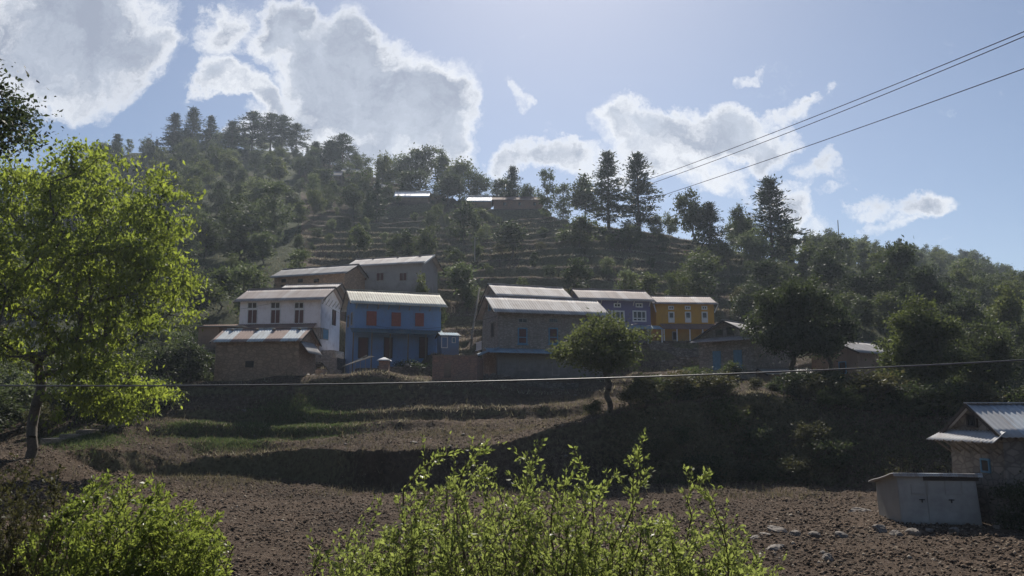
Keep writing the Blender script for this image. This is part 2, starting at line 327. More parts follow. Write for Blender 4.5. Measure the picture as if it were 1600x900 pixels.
# ------------------------------------------------------------------ houses
class House:
    def __init__(s, name, label, cat, xL, DL, xR, DR, yb, depth, group=None, pad=True, soft=2.2, base_D=None):
        a = P(xL, 640, DL); b = P(xR, 640, DR); z0 = P(xL, yb, DL)[2]
        s.W = math.hypot(b[0]-a[0], b[1]-a[1]); s.yaw = math.atan2(b[1]-a[1], b[0]-a[0]); s.o = np.array([a[0], a[1], z0]); s.dep = depth
        s.root = empty(name, s.o, s.yaw); tag(s.root, label, cat, group)
        if pad:
            c, sn = math.cos(s.yaw), math.sin(s.yaw)
            PADS.append((s.o[0]+c*s.W/2-sn*depth/2, s.o[1]+sn*s.W/2+c*depth/2, s.yaw, s.W/2+.5, depth/2+.7, z0-.03, soft))
    def loc(s, px, py, yl=0.0):
        """pixel -> (local x, local z) on the facade plane y = yl"""
        d = P(px, py, 1.0)-np.array([0, 0, CZ]); c, sn = math.cos(s.yaw), math.sin(s.yaw)
        n = np.array([-sn, c, 0]); o = np.array([0, 0, CZ]); p0 = s.o+n*yl
        t = np.dot(n, p0-o)/np.dot(n, d); q = o+d*t-s.o
        return q[0]*c+q[1]*sn, q[2]
    def walls(s, h, mat, rise=0, taper=.0):
        mb = MB(); W, d = s.W, s.dep; t = taper
        mb.hexa([(0,0,-.6),(W,0,-.6),(W,d,-.6),(0,d,-.6)], [(t,t,h),(W-t,t,h),(W-t,d-t,h),(t,d-t,h)])
        if rise:
            for x0, x1 in ((t, t+.35), (W-t-.35, W-t)):
                mb.hexa([(x0,t+.003,h),(x1,t+.003,h),(x1,d-t-.003,h),(x0,d-t-.003,h)], [(x0,d/2-.05,h+rise-.03),(x1,d/2-.05,h+rise-.03),(x1,d/2+.05,h+rise-.03),(x0,d/2+.05,h+rise-.03)])
        s.wall = mb.build('wall', mat, s.root); s.h = h; s.rise = rise; return s.wall
    def sheet(s, name, e0, e1, r1, r0, mat, parent=None, amp=.022, pitch=.26, th=.03):
        """corrugated sheet between eave line e0-e1 and upper line r0-r1"""
        e0, e1, r0, r1 = [np.array(q, float) for q in (e0, e1, r0, r1)]
        L = np.linalg.norm(e1-e0); n = max(4, int(L/pitch*4)); nrm = np.cross(e1-e0, r0-e0); nrm /= np.linalg.norm(nrm)
        V = []; Q = []; rg = random.Random(int(L*1000)); rows = 4
        for j in range(rows+1):
            tj = j/rows
            for i in range(n+1):
                t = i/n; a = e0+(e1-e0)*t; b = r0+(r1-r0)*t; p = a+(b-a)*tj
                w = math.sin(t*L/pitch*2*math.pi)*amp
                jag = (vnoise(np.array([t*L/.78]), np.array([j*3.1+L]), 3)[0]-.5)*.05
                if j == 0: p = p-(b-a)/np.linalg.norm(b-a)*(jag+.02)
                V.append(p+nrm*(w+jag*.5))
        m = len(V); V = V+[v-nrm*th for v in V]; R = n+1
        for j in range(rows):
            for i in range(n):
                a = j*R+i; Q.append((a, a+1, a+R+1, a+R)); Q.append((m+a, m+a+R, m+a+R+1, m+a+1))
        for i in range(n):
            Q.append((i, m+i, m+i+1, i+1)); a = rows*R+i; Q.append((a, a+1, m+a+1, m+a))
        for j in range(rows):
            a = j*R; Q.append((a, a+R, m+a+R, m+a)); a = j*R+n; Q.append((a, m+a, m+a+R, a+R))
        return mobj(name, mesh_np(name, V, Q), mat, parent or s.root)
    def roof(s, mat, ohf=.6, ohs=.5, sag=0.0, cap=True):
        W, d, h, r = s.W, s.dep, s.h, s.rise; k = r/(d/2); zc = h+r+.03
        f = s.sheet('roof', (-ohs,-ohf,h-k*ohf+.03), (W+ohs,-ohf,h-k*ohf+.03), (W+ohs,d/2,zc), (-ohs,d/2,zc), mat)
        s.sheet('roof_slope', (W+ohs,d+ohf,h-k*ohf+.03), (-ohs,d+ohf,h-k*ohf+.03), (-ohs,d/2,zc), (W+ohs,d/2,zc), mat, f)
        if cap:
            mb = MB(); mb.bar((-ohs-.03,d/2,zc+.04), (W+ohs+.03,d/2,zc+.04), .26, .05); mb.build('ridge_cap', mat, f)
        for x in (-ohs-.02, W+ohs+.02):
            for ya in (-ohf, d+ohf):
                mb = MB(); mb.bar((x,ya,h-k*ohf-.05), (x,d/2,zc-.08), .05, .14); mb.build('barge_board', M['wood_dark'], f)
        s.roofo = f; s.k = k; return f
    def struts(s, n, mat, ohf=.5, z0=.75, x0=.2, x1=None, side=None, w=.07):
        x1 = x1 if x1 is not None else s.W-.2
        for i in range(n):
            x = x0+(x1-x0)*i/max(1, n-1); mb = MB(); mb.bar((x, -.02, s.h-z0), (x, -ohf+.05, s.h-s.k*ohf-.05), w); mb.build('roof_strut', mat, s.root)
    def window(s, px, fr, pane, fw=.09, bars=0, crossbar=None, name='window', pane_name='pane', yl=0.0, sill=False, lean=0):
        x0, y0, x1, y1 = px; a, zt = s.loc(x0, y0, yl); b, zb = s.loc(x1, y1, yl)
        mb = MB(); o = .05
        mb.box(a, b, yl-o, yl+.02, zt-fw, zt); mb.box(a, b, yl-o, yl+.02, zb, zb+fw)
        mb.box(a, a+fw, yl-o-.002, yl+.02, zb+fw, zt-fw); mb.box(b-fw, b, yl-o-.002, yl+.02, zb+fw, zt-fw)
        for i in range(bars):
            x = a+(b-a)*(i+1)/(bars+1); mb.box(x-fw*.35, x+fw*.35, yl-o+.006, yl+.02, zb+fw, zt-fw)
        if crossbar: z = zb+(zt-zb)*crossbar; mb.box(a+fw, b-fw, yl-o+.004, yl+.02, z-fw*.35, z+fw*.35)
        f = mb.build(name, fr, s.root)
        p = MB(); p.box(a+fw*.8, b-fw*.8, yl-.018, yl+.02, zb+fw*.8, zt-fw*.8); p.build(pane_name, pane, f)
        if sill: q = MB(); q.box(a-.08, b+.08, yl-.12, yl+.02, zb-.09, zb-.003); q.build('sill', fr, f)
        return f
    def side_window(s, y0, y1, z0, z1, side, fr, pane, name='window', pn='pane'):
        x = 0 if side < 0 else s.W; o = .05*side; mb = MB(); fw = .08
        def bx(m, a, b, c, d, k): m.box(min(x-.02*side, x+k), max(x-.02*side, x+k), a, b, c, d)
        bx(mb, y0, y1, z1-fw, z1, o); bx(mb, y0, y1, z0, z0+fw, o); bx(mb, y0, y0+fw, z0+fw, z1-fw, o*1.04); bx(mb, y1-fw, y1, z0+fw, z1-fw, o*1.04)
        f = mb.build(name, fr, s.root); p = MB(); bx(p, y0+fw*.8, y1-fw*.8, z0+fw*.8, z1-fw*.8, .02*side); p.build(pn, pane, f); return f
    def porch(s, xa, xb, pya, pyb, out, mat, posts=0, pmat=None, pz=0.0, name='porch_roof'):
        """lean-to sheet along the front, top at pixel row pya on the wall, lower edge at pyb"""
        a, za = s.loc(xa, pya, 0); b, _ = s.loc(xb, pya, 0); _, zb = s.loc((xa+xb)/2, pyb, -out)
        f = s.sheet(name, (a,-out,zb), (b,-out,zb), (b,-.01,za), (a,-.01,za), mat)
        for i in range(posts):
            x = a+.15+(b-a-.3)*i/max(1, posts-1); mb = MB(); mb.bar((x,-out+.12,pz-.3), (x,-out+.12,zb+.0), .11); mb.build('porch_post', pmat or M['wood_grey'], s.root)
        return f

G = M['glass']
HS = 'village houses on the terraced slope'
# mud shed with patched roof, front left
h = House('mud_shed', 'windowless brown mud shed with rust and white striped tin roof, lowest on the left', 'shed', 331, 72, 463, 71, 596, 4.2, soft=5.0)
ze = h.loc(400, 534, -.45)[1]; k = 1.15/2.1; h.walls(ze+k*.45, M['mud_brown'], 1.15, .04); h.roof(M['roof_patch'], .45, .3)
h.window((384, 564, 396, 574), M['wood_dark'], M['wood_dark'], .06, name='vent_opening', pane_name='vent_panel')
h.sheet('side_roof', (h.W+.85, .2, ze-.95), (h.W+.8, 3.6, ze-.95), (h.W+.05, 3.4, ze+.1), (h.W+.05, .2, ze+.1), M['roof_grey'])
def roof_stones(h, n, ridge_y, seed, where):
    import bmesh
    rg = random.Random(seed)
    for i in range(n):
        bm = bmesh.new(); bmesh.ops.create_icosphere(bm, subdivisions=2, radius=.16)
        for v in bm.verts: v.co = (v.co.x*rg.uniform(1.0, 1.3), v.co.y*rg.uniform(.9, 1.2), v.co.z*.6)
        me = bpy.data.meshes.new('roof_stone'); bm.to_mesh(me); bm.free(); me.materials.append(M['rock']); o = bpy.data.objects.new('roof_stone', me); link(o)
        lx = h.W*(i+.5+rg.uniform(-.2, .2))/n; ly = ridge_y-.35; lz = h.h+h.rise-.35*h.k+.12; c, sn = math.cos(h.yaw), math.sin(h.yaw)
        o.location = (h.o[0]+c*lx-sn*ly, h.o[1]+sn*lx+c*ly, h.o[2]+lz); tag(o, 'dark stone weighing down the sheets of '+where, 'stone', 'stones on '+where)
roof_stones(h, 4, 2.1, 5, 'the mud shed roof')
# small mud hut behind it
h = House('mud_hut', 'low brown mud hut with flat dark roof left of the white house', 'hut', 303, 81, 335, 81, 548, 3.5)
h.walls(h.loc(310, 511)[1], M['mud'], 0); m = MB(); m.box(-.4, h.W+2.5, -.4, 3.9, h.h+.0, h.h+.12); m.build('roof', M['wood_grey'], h.root)
# white house
h = House('white_house', 'white plastered house with three tall dark red windows and pale rusty roof', 'house', 366, 86.5, 496, 85, 566, 5.6, HS)
ze = h.loc(430, 470, -.6)[1]; k = 1.5/2.8; h.walls(ze+k*.6, M['white_plaster'], 1.5, .05); h.roof(M['roof_rust'], .6, .45)
for x0 in (387, 423, 460):
    h.window((x0, 472, x0+15, 482.5), M['white_wood'], M['wood_dark'], .1, bars=1, name='upper_window', pane_name='shutter')
    h.window((x0, 483.5, x0+15, 506), M['white_wood'], M['red_dark'], .09, bars=1, name='window', pane_name='shutter')
h.porch(318, 495, 508, 513, .9, M['roof_brown'])
a, zz = h.loc(366, 514); m = MB(); m.box(-.03, h.W-.02, -.03, .5, -.6, zz); m.build('stone_base', M['stone'], h.root)
h.side_window(3.2, 4.2, h.h-2.6, h.h-.9, 1, M['wood_dark'], M['red_dark']); h.side_window(.6, 2.2, h.h-4.4, h.h-3.2, 1, M['wood_grey'], M['blue_wood'], name='blue_window')
for i in range(6):
    y = .3+i*.95; m = MB(); m.bar((h.W, y, h.h-.65), (h.W+.42, y, h.h-.02), .07); m.build('roof_strut', M['wood_grey'], h.root)
m = MB(); m.box(h.W+.05, h.W+2.6, -1.5, 4.5, -1.6, .25); m.build('stone_terrace', M['stone'], h.root); m = MB(); m.box(h.W+.05, h.W+1.4, .3, 3.4, .253, 1.2); m.build('stone_terrace', M['stone'], h.root)
# house behind white
h = House('mud_house', 'small house whose pale roof peeks over the white house', 'house', 429, 94, 510, 93, 500, 5, HS)
ze = h.loc(470, 455.5, -.4)[1]; h.walls(ze+.4*.44, M['mud'], 1.1); h.roof(M['roof_pale'], .4, .4)
# long mud house at back
h = House('mud_house', 'long low mud house with dark square openings above the white house', 'house', 419, 104, 532, 100.5, 470, 5.2, HS)
ze = h.loc(475, 431, -.6)[1]; k = 1.35/2.6; h.walls(ze+.6*k, M['mud_brown'], 1.35, .04); h.roof(M['roof_grey'], .6, .5)
for x0 in (440, 466, 491): h.window((x0, 436, x0+7, 441), M['wood_dark'], M['wood_dark'], .07, pane_name='shutter'); h.window((x0-1, 446, x0+8, 452), M['wood_dark'], M['wood_dark'], .07, pane_name='shutter')
# highest grey house
h = House('stone_house', 'grey weathered house with faint wooden windows, highest of the left row', 'house', 541, 106, 655, 103, 463, 5.6, HS)
ze = h.loc(600, 414, -.6)[1]; k = 1.35/2.8; h.walls(ze+.6*k, M['cement'], 1.35, .04); h.roof(M['roof_pale'], .6, .6)
roof_stones(h, 3, 2.8, 6, 'the highest grey house roof')
for x0 in (562, 588, 624): h.window((x0, 426, x0+12, 439), M['wood_grey'], M['red_dark'], .1, bars=1, pane_name='shutter')
m = MB(); m.bar((h.W+.65, h.dep/2, h.h+1.3), (h.W+.65, -.65, h.h-.4), .08, .22); m.build('white_barge_board', M['white_wood'], h.root)
# blue house
h = House('blue_house', 'bright blue house with red shutters and cream tin roof', 'house', 549, 80, 688, 83, 590, 6.0, HS)
ze = h.loc(615, 476.5, -.7)[1]; k = 1.5/3.0; h.walls(ze+.7*k, M['blue_plaster'], 1.5, .05); h.roof(M['roof_cream'], .7, .45); h.struts(9, M['wood_grey'], .6)
for (a, b_, c, d) in ((573, 486, 588, 509), (612, 488, 626, 510), (649, 489, 662, 510)): h.window((a, b_, c, d), M['red_wood'], M['red_wood'], .09, bars=1, pane_name='shutter')
h.porch(547, 690, 512, 521, 1.5, M['roof_green'], 6, M['wood'], .0)
for (a, b_, c, d) in ((560, 527, 575, 560), (600, 527, 613, 560), (655, 527, 668, 560)): h.window((a, b_, c, d), M['wood_dark'], M['red_dark'], .1, name='door', pane_name='door_panel')
m = MB(); m.box(.2, h.W-2.6, -2.3, -.2, -.9, .85); m.build('stone_terrace', M['stone_dark'], h.root)
h.side_window(1.2, 2.1, h.h-2.3, h.h-1.0, -1, M['wood_grey'], M['wood_dark']); h.side_window(3.6, 4.5, h.h-2.3, h.h-1.0, -1, M['wood_grey'], M['wood_dark'])
# blue lean-to
h = House('blue_outhouse', 'small blue outhouse with white door posts beside the blue house', 'outhouse', 689, 80, 716, 80.5, 552, 2.4)
h.walls(h.loc(700, 524)[1], M['blue_plaster'], .35); h.roof(M['roof_blue'], .25, .15, cap=False); h.window((689.5, 526, 699.5, 544), M['white_wood'], M['blue_plaster'], .08, name='door', pane_name='door_panel')
h.window((706, 527, 712, 536), M['white_wood'], M['blue_wood'], .06, pane_name='shutter')
# brick enclosure
h = House('brick_wall', 'low reddish mud brick enclosure left of the stone house', 'wall', 674, 71, 745, 70.5, 597, 3.5, soft=4.5)
h.walls(h.loc(700, 557)[1], M['brick'], 0, .03); m = MB()
for i in range(14): x = i*h.W/14; m.box(x+.01, x+h.W/14-.01, -.04, .5, h.h+.002, h.h+.1+.12*random.random())
m.build('coping', M['mud'], h.root); h.window((692, 565, 707, 592), M['brick'], M['mud'], .12, name='blocked_door', pane_name='infill')
# main stone house
h = House('stone_house', 'large grey stone house with pale roof and blue framed windows behind the round tree', 'house', 777, 74, 945, 77, 592, 5.8, HS, soft=3.6)
ze = h.loc(860, 490.5, -.7)[1]; k = 1.6/2.9; h.walls(ze+.7*k, M['stone'], 1.6, .05); h.roof(M['roof_pale'], .7, .5)
for x0 in (809, 857, 905):
    h.window((x0, 497, x0+15, 505), M['wood_grey'], G, .08, bars=1, name='upper_window'); h.window((x0, 512, x0+15, 538), M['blue_wood'], M['red_dark'], .12, crossbar=.42, sill=True, pane_name='shutter')
h.porch(757, 950, 543.5, 552, 1.5, M['roof_blue'], 0)
for (a, b_, c, d) in ((811, 560, 824, 579), (862, 560, 874, 587)): h.window((a, b_, c, d), M['wood_grey'], M['wood_dark'], .1, name='lower_window' if a < 850 else 'door', pane_name='shutter')
zz = h.loc(800, 553, 0)[1]; m = MB(); m.box(-.03, h.W+.03, -.04, .5, -.6, zz-.05); m.build('plastered_base', M['cement'], h.root)
h.sheet('side_roof', (-2.0, 5.0, zz-.25), (-2.0, -1.5, zz-.25), (-.02, -.6, zz+.55), (-.02, 5.0, zz+.55), M['roof_blue'])
m = MB()
for i in range(6): m.bar((-1.5, .2+i*.35, zz+.4), (-1.5, .2+i*.35, zz+1.1), .06)
m.bar((-1.5, .1, zz+1.1), (-1.5, 2.2, zz+1.1), .07); m.bar((-1.5, .1, zz+.4), (-1.5, 2.2, zz+.4), .07); m.build('balcony_rail', M['white_wood'], h.root)
h.side_window(2.4, 3.2, h.h+.15, h.h+.95, -1, M['blue_wood'], G, name='gable_window'); h.side_window(1.2, 2.2, h.h-2.5, h.h-1.1, -1, M['wood'], M['wood_dark'])
# house behind it
h = House('stone_house', 'grey house half hidden behind the large stone house, only its roof and eave showing', 'house', 780, 86, 889, 88.6, 520, 5.6, HS)
ze = h.loc(835, 465.5, -.6)[1]; k = 1.5/2.8; h.walls(ze+.6*k, M['stone'], 1.5, .03); h.roof(M['roof_pale'], .6, .45); h.window((800, 474, 812, 486), M['wood_grey'], G, .09)
# purple house
h = House('purple_house', 'dark purple house with white framed windows left of the yellow house', 'house', 912, 88, 1021, 89.6, 536, 5.6, HS)
ze = h.loc(966, 470, -.6)[1]; k = 1.4/2.8; h.walls(ze+.6*k, M['purple_plaster'], 1.4, .05); h.roof(M['roof_rust'], .6, .4); h.struts(5, M['white_wood'], .5)
for (a, c) in ((955, 976), (988, 1010), (921, 942)): h.window((a, 485, c, 503), M['white_wood'], G, .15, bars=2, crossbar=.3)
for (a, c) in ((959, 970), (993, 1004), (927, 938)): h.window((a, 473.5, c, 480.5), M['white_wood'], G, .12, bars=1, name='upper_window')
h.porch(940, 1030, 507, 513, 1.2, M['roof_blue'], 5, M['white_wood'])
for a in (950, 985, 1008): h.window((a, 516, a+9, 533), M['wood_grey'], M['wood_dark'], .1, name='door', pane_name='door_panel')
# yellow house
h = House('yellow_house', 'bright yellow house with three white framed windows and brown veranda roof', 'house', 1029, 91, 1122, 91.5, 533, 5.4, HS)
ze = h.loc(1075, 475, -.5)[1]; k = 1.1/2.7; h.walls(ze+.5*k, M['yellow_plaster'], 1.1, .06); h.roof(M['roof_rust'], .5, .35)
for x0 in (1044, 1070, 1096):
    h.window((x0, 478, x0+9, 484), M['white_wood'], G, .12, bars=1, name='upper_window')
    f = h.window((x0, 487, x0+10, 504), M['white_wood'], G, .13, bars=0, crossbar=.4); a, zt = h.loc(x0, 498); b, zb = h.loc(x0+10, 504); m = MB(); m.box(a+.14, b-.14, -.045, -.02, zb+.13, zt); m.build('lower_panel', M['white_wood'], f)
h.porch(1031, 1134, 505.5, 514, 1.3, M['roof_brown'], 6, M['white_wood'])
for (a, c) in ((1050, 1058), (1096, 1104)): h.window((a, 518, c, 532), M['wood_grey'], M['wood_dark'], .09, name='door', pane_name='door_panel')
for x in (-.02, h.W+.02): m = MB(); m.bar((x+(.02 if x < 1 else -.02), -.02, h.h-1.1), (x+(-.33 if x < 1 else .33), -.4, h.h-.2), .09); m.build('roof_strut', M['white_wood'], h.root)
# gable house at the right of the village
h = House('stone_house', 'mud and stone gable house with narrow pale blue windows right of the yellow house', 'house', 1184, 73, 1240, 79, 588, 5.7, HS)
ze = h.loc(1184, 524)[1]; h.walls(ze, M['stone'], 1.5, .04); h.roof(M['roof_grey'], .5, .5)
zz = h.h; h.sheet('skirt_roof', (-.95, 6.1, zz-.45), (-.95, -.5, zz-.45), (-.02, -.3, zz-.02), (-.02, 6.0, zz-.02), M['roof_rust'])
for y in (1.3, 3.4): h.side_window(y, y+.8, zz-3.1, zz-1.3, -1, M['blue_wood'], M['blue_wood'], pn='shutter')
h.side_window(2.0, 2.7, zz+.1, zz+.85, -1, M['wood_dark'], G, name='gable_window'); h.side_window(3.1, 3.8, zz+.1, zz+.7, -1, M['wood_dark'], G, name='gable_window')
# house among the right trees
h = House('mud_house', 'mud house under grey roof, half hidden among the trees on the right', 'house', 1345, 78, 1400, 82, 600, 5, HS)
ze = h.loc(1345, 548)[1]; h.walls(ze, M['mud'], 1.2, .04); h.roof(M['roof_grey'], .5, .5); h.side_window(1.6, 2.5, ze+.05, ze+.6, -1, M['wood_dark'], G, name='gable_window')
h.side_window(1.2, 2.0, ze-2.2, ze-1.0, -1, M['blue_wood'], M['wood_dark'])
# low blue-doored house behind the tree trunks
h = House('mud_house', 'low mud house with pale blue doors behind the tree trunks and washing line', 'house', 1205, 71, 1278, 71.5, 614, 3.6, HS)
h.walls(h.loc(1240, 584)[1], M['mud'], .5, .02); h.roof(M['roof_grey'], .3, .3)
for a in (1211, 1236, 1256): h.window((a, 588, a+8, 611), M['white_wood'], M['blue_wood'], .07, name='door', pane_name='door_panel')
# near right house
h = House('stone_house', 'plastered stone house with gable window cut by the right picture edge', 'house', 1562, 34, 1780, 34.5, 828, 3.6, HS, soft=1.2)
ze = h.loc(1562, 684, -.35)[1]; k = 1.15/1.8; h.walls(ze+.35*k, M['stone_near'], 1.15, .03); h.roof(M['roof_new'], .35, .25)
zz = h.h; h.sheet('skirt_roof', (-.8, 4.1, zz-.42), (-.65, -.4, zz-.42), (-.02, -.3, zz+.02), (-.02, 3.9, zz+.02), M['roof_new'])
h.side_window(1.5, 2.2, zz+.15, zz+.75, -1, M['wood_dark'], G, name='gable_window'); h.side_window(.9, 1.5, zz-1.75, zz-1.15, -1, M['blue_wood'], M['wood_dark'])
for i in range(6): m = MB(); m.bar((-.03, .2+i*.65, zz-.95), (-.8, .2+i*.65, zz-.42), .06); m.build('roof_strut', M['wood'], h.root)
for x in (1.4, 4.5): m = MB(); m.box(x, x+.8, -.05, .02, 0, 1.7); m.build('door', M['wood_dark'], h.root)
# metal shed
h = House('metal_shed', 'grey sheet metal shed with double doors standing in the ploughed field', 'shed', 1396, 35, 1520, 34.6, 817, 2.9, soft=1.5)
ht = h.loc(1401, 742)[1]; m = MB(); W = h.W; hb = ht-.55
m.hexa([(0,0,-.1),(W,0,-.1),(W,2.9,-.1),(0,2.9,-.1)], [(-.06,.02,ht),(W-.14,.02,ht),(W-.14,2.9,hb),(-.06,2.9,hb)]); m.build('wall', M['tin'], h.root)
h.sheet('roof', (-.3, 3.1, hb+.02), (-.3, -.18, ht+.08), (W+.12, -.18, ht+.08), (W+.12, 3.1, hb+.02), M['roof_grey'], amp=.015, pitch=.12)
o = h.sheet('roof_edge', (-.25, -.2, ht-.02), (W+.1, -.2, ht-.02), (W+.1, -.15, ht+.1), (-.25, -.15, ht+.1), M['roof_new'], amp=.02, pitch=.1)
for i, (a, b) in enumerate(((.03, 1.75*W/5), (1.78*W/5, W-.08))):
    m = MB(); m.hexa([(a,-.03,.05),(b,-.03,.05),(b,.0,.05),(a,.0,.05)], [(a-.05,-.012,ht-.13),(b-.12,-.012,ht-.13),(b-.12,.03,ht-.13),(a-.05,.03,ht-.13)])
    d = m.build('door', M['tin2'], h.root)
    q = MB(); x = b-.25 if i == 0 else a+.9; q.box(x-.1, x+.12, -.06, -.03, .95, .99); q.box(x-.01, x+.03, -.062, -.03, .85, 1.0); q.build('latch', M['wire'], d)
    q = MB(); cx = a+.45 if i == 0 else b-1.3
    q.box(cx, cx+.7, -.045, -.028, 1.2, 1.23); q.box(cx, cx+.03, -.045, -.028, 1.23, 1.85 if i else 1.6); q.box(cx+.67, cx+.7, -.045, -.028, 1.23, 1.7); q.build('patch_frame', M['tin'], d)
m = MB(); m.box(W-1.35, W-1.05, -.035, -.02, 1.75, 1.95); m.build('pale_patch', M['white_wood'], h.root)
m = MB(); m.box(W*.31, W-.02, -.05, -.03, ht-.22, ht-.02); m.build('fascia', M['wood_dark'], h.root)

# hilltop houses
HT = 'houses near the hilltop'
def hill_house(label, xL, xR, D, yr, ye, yb, wm, rm, yaw=0, wins=0, depth=5):
    h = House('hill_house', label, 'house', xL, D-yaw, xR, D+yaw, yb, depth, HT, soft=3)
    ze = h.loc((xL+xR)/2, ye, -.4)[1]; zr = h.loc((xL+xR)/2, yr, depth/2)[1]; r = max(.5, (zr-ze)/(1+.8/depth)); h.walls(ze+r*.8/depth, wm, r); h.roof(rm, .4, .4)
    for i in range(wins): x = xL+(xR-xL)*(i+.7)/(wins+.4); h.window((x, ye+3, x+4, ye+8), M['wood_dark'], G, .08)
hill_house('small hut with pale tin roof under the crest pines', 522, 558, 235, 264, 270, 280, M['mud'], M['roof_pale'])
hill_house('dark hut with thin bright roof left of the crest hut', 493, 519, 228, 268, 275, 283, M['mud'], M['roof_rust'])
hill_house('tiny shed with narrow roof on the slope under the crest huts', 575, 597, 215, 288, 293, 300, M['mud'], M['roof_pale'])
hill_house('hilltop house with glaring white roof, left of the two bright roofs', 610, 663, 200, 299, 308, 318, M['mud'], M['roof_glare'])
hill_house('hilltop house with glaring roof partly behind a round tree, right of the two bright roofs', 729, 765, 192, 306, 315, 326, M['mud'], M['roof_glare'])
hill_house('long reddish mud house on the ridge beside the brightest roofs', 770, 850, 185, 308, 313, 328, M['brick'], M['roof_brown'], wins=3)
hill_house('lone pale roofed house on the far right hillside', 1480, 1508, 300, 435, 441, 448, M['white_plaster'], M['roof_pale'])

# ------------------------------------------------------------------ ground mesh
def small_pad(px, py, D, hw, hd, soft=1.5):
    p = P(px, py, D); PADS.append((p[0], p[1], 0, hw, hd, p[2], soft))
small_pad(600, 588, 71.5, 1.2, 1.0, 4.5); small_pad(558, 578, 72.5, 2.0, 1.0, 3.5); small_pad(495, 588, 73, 2.4, 1.2, 4.0); small_pad(630, 588, 73, 2.0, 1.0); small_pad(45, 716, 48, .8, .8, 3)
fine = np.radians(np.linspace(-37, 37, 1050)); left = np.radians(np.linspace(-180, -37, 60)[:-1]); right = np.radians(np.linspace(37, 180, 60)[1:])
PH = np.concatenate([left, fine, right])
RR = np.concatenate([[0.3, 1, 2, 3], np.arange(4, 22, .5), np.arange(22, 46, .22), np.arange(46, 64, .13), np.arange(64, 110, .22), np.arange(110, 200, .45), np.arange(200, 360, 1.2), np.geomspace(360, 5000, 40)])
A, R_ = np.meshgrid(PH, RR); X = R_*np.sin(A); Y = R_*np.cos(A); Z = ground(X.ravel(), Y.ravel()).reshape(X.shape)
nr, na = X.shape; idx = np.arange(nr*na).reshape(nr, na)
Q = np.stack([idx[:-1, :-1], idx[:-1, 1:], idx[1:, 1:], idx[1:, :-1]], -1).reshape(-1, 4)[:, ::-1]
me = mesh_np('ground', np.stack([X, Y, Z], -1).reshape(-1, 3), Q, None, True)
pxg, pyg = proj(X, np.maximum(Y, .1), Z)
rho = R_
gxr = np.zeros_like(Z); gxr[1:-1] = (Z[2:]-Z[:-2])/(R_[2:]-R_[:-2]); steep = np.abs(gxr)
nz = fbm(X*.08, Y*.08, 4, 77)
dry = .22+.45*sstep(.5, 1.3, steep)*sstep(48, 56, rho)+.25*nz*sstep(55, 60, rho)
dry = dry*(sstep(44, 50, rho))+.0
green = np.where(rho > 95, .25, 0)+.5*((pxg < 470) | (pxg > 1140))*sstep(80, 100, rho)+.35*nz*(rho > 60)
# the greener plots at left on the lower terraces
gp = np.exp(-(((pxg-430)/130)**2+((pyg-672)/26)**2)); green = green+.65*gp+.5*np.exp(-(((pxg-1100)/60)**2+((pyg-578)/6)**2))
green = green+.45*np.exp(-(((pxg-130)/90)**2+((pyg-690)/20)**2))
ca = me.color_attributes.new('cover', 'FLOAT_COLOR', 'POINT')
arr = np.zeros((nr*na, 4), dtype=np.float32); arr[:, 0] = np.clip(dry, 0, 1).ravel(); arr[:, 1] = np.clip(green, 0, 1).ravel(); arr[:, 3] = 1
ca.data.foreach_set('color', arr.ravel())
o = mobj('ground', me, M['ground']); tag(o, kind='structure')
bxp, byp = 0, 0

# ------------------------------------------------------------------ leaves and trees
def leaf_quads(C, U, size, rng, aspect=.5, fold=.18):
    """rhombic leaves: centre points C, pointing directions U"""
    n = len(C); L = size*(.45+1.15*rng.random(n)**1.4)[:, None]
    U = U/np.linalg.norm(U, axis=1, keepdims=True)
    r = rng.normal(size=(n, 3)); S = np.cross(U, r); S /= np.linalg.norm(S, axis=1, keepdims=True)+1e-9; Nn = np.cross(U, S)
    b = C; t = C+U*L; mid = C+U*L*.45; l = mid+S*L*aspect*.5+Nn*L*fold*.5; rr = mid-S*L*aspect*.5+Nn*L*fold*.5
    V = np.stack([b, rr, t, l], 1).reshape(-1, 3); Q = np.arange(n*4).reshape(-1, 4); return V, Q
def tubes(A, B, ra, rb, n=5):
    A, B = np.asarray(A, float), np.asarray(B, float); d = B-A; L = np.linalg.norm(d, axis=1, keepdims=True)+1e-9; d = d/L
    ref = np.where(np.abs(d[:, 2:3]) < .9, [[0, 0, 1.]], [[1., 0, 0]]); r = np.cross(d, ref); r /= np.linalg.norm(r, axis=1, keepdims=True); u = np.cross(r, d)
    th = 2*np.pi*np.arange(n)/n; c, s = np.cos(th)[None, :, None], np.sin(th)[None, :, None]
    off = r[:, None]*c+u[:, None]*s; ra = np.asarray(ra)[:, None, None]; rb = np.asarray(rb)[:, None, None]
    V = np.concatenate([A[:, None]+off*ra, B[:, None]+off*rb], 1).reshape(-1, 3)
    base = (np.arange(len(A))*2*n)[:, None]; i = np.arange(n)[None]; j = (i+1) % n
    Q = np.stack([base+i, base+j, base+n+j, base+n+i], -1).reshape(-1, 4); return V, Q
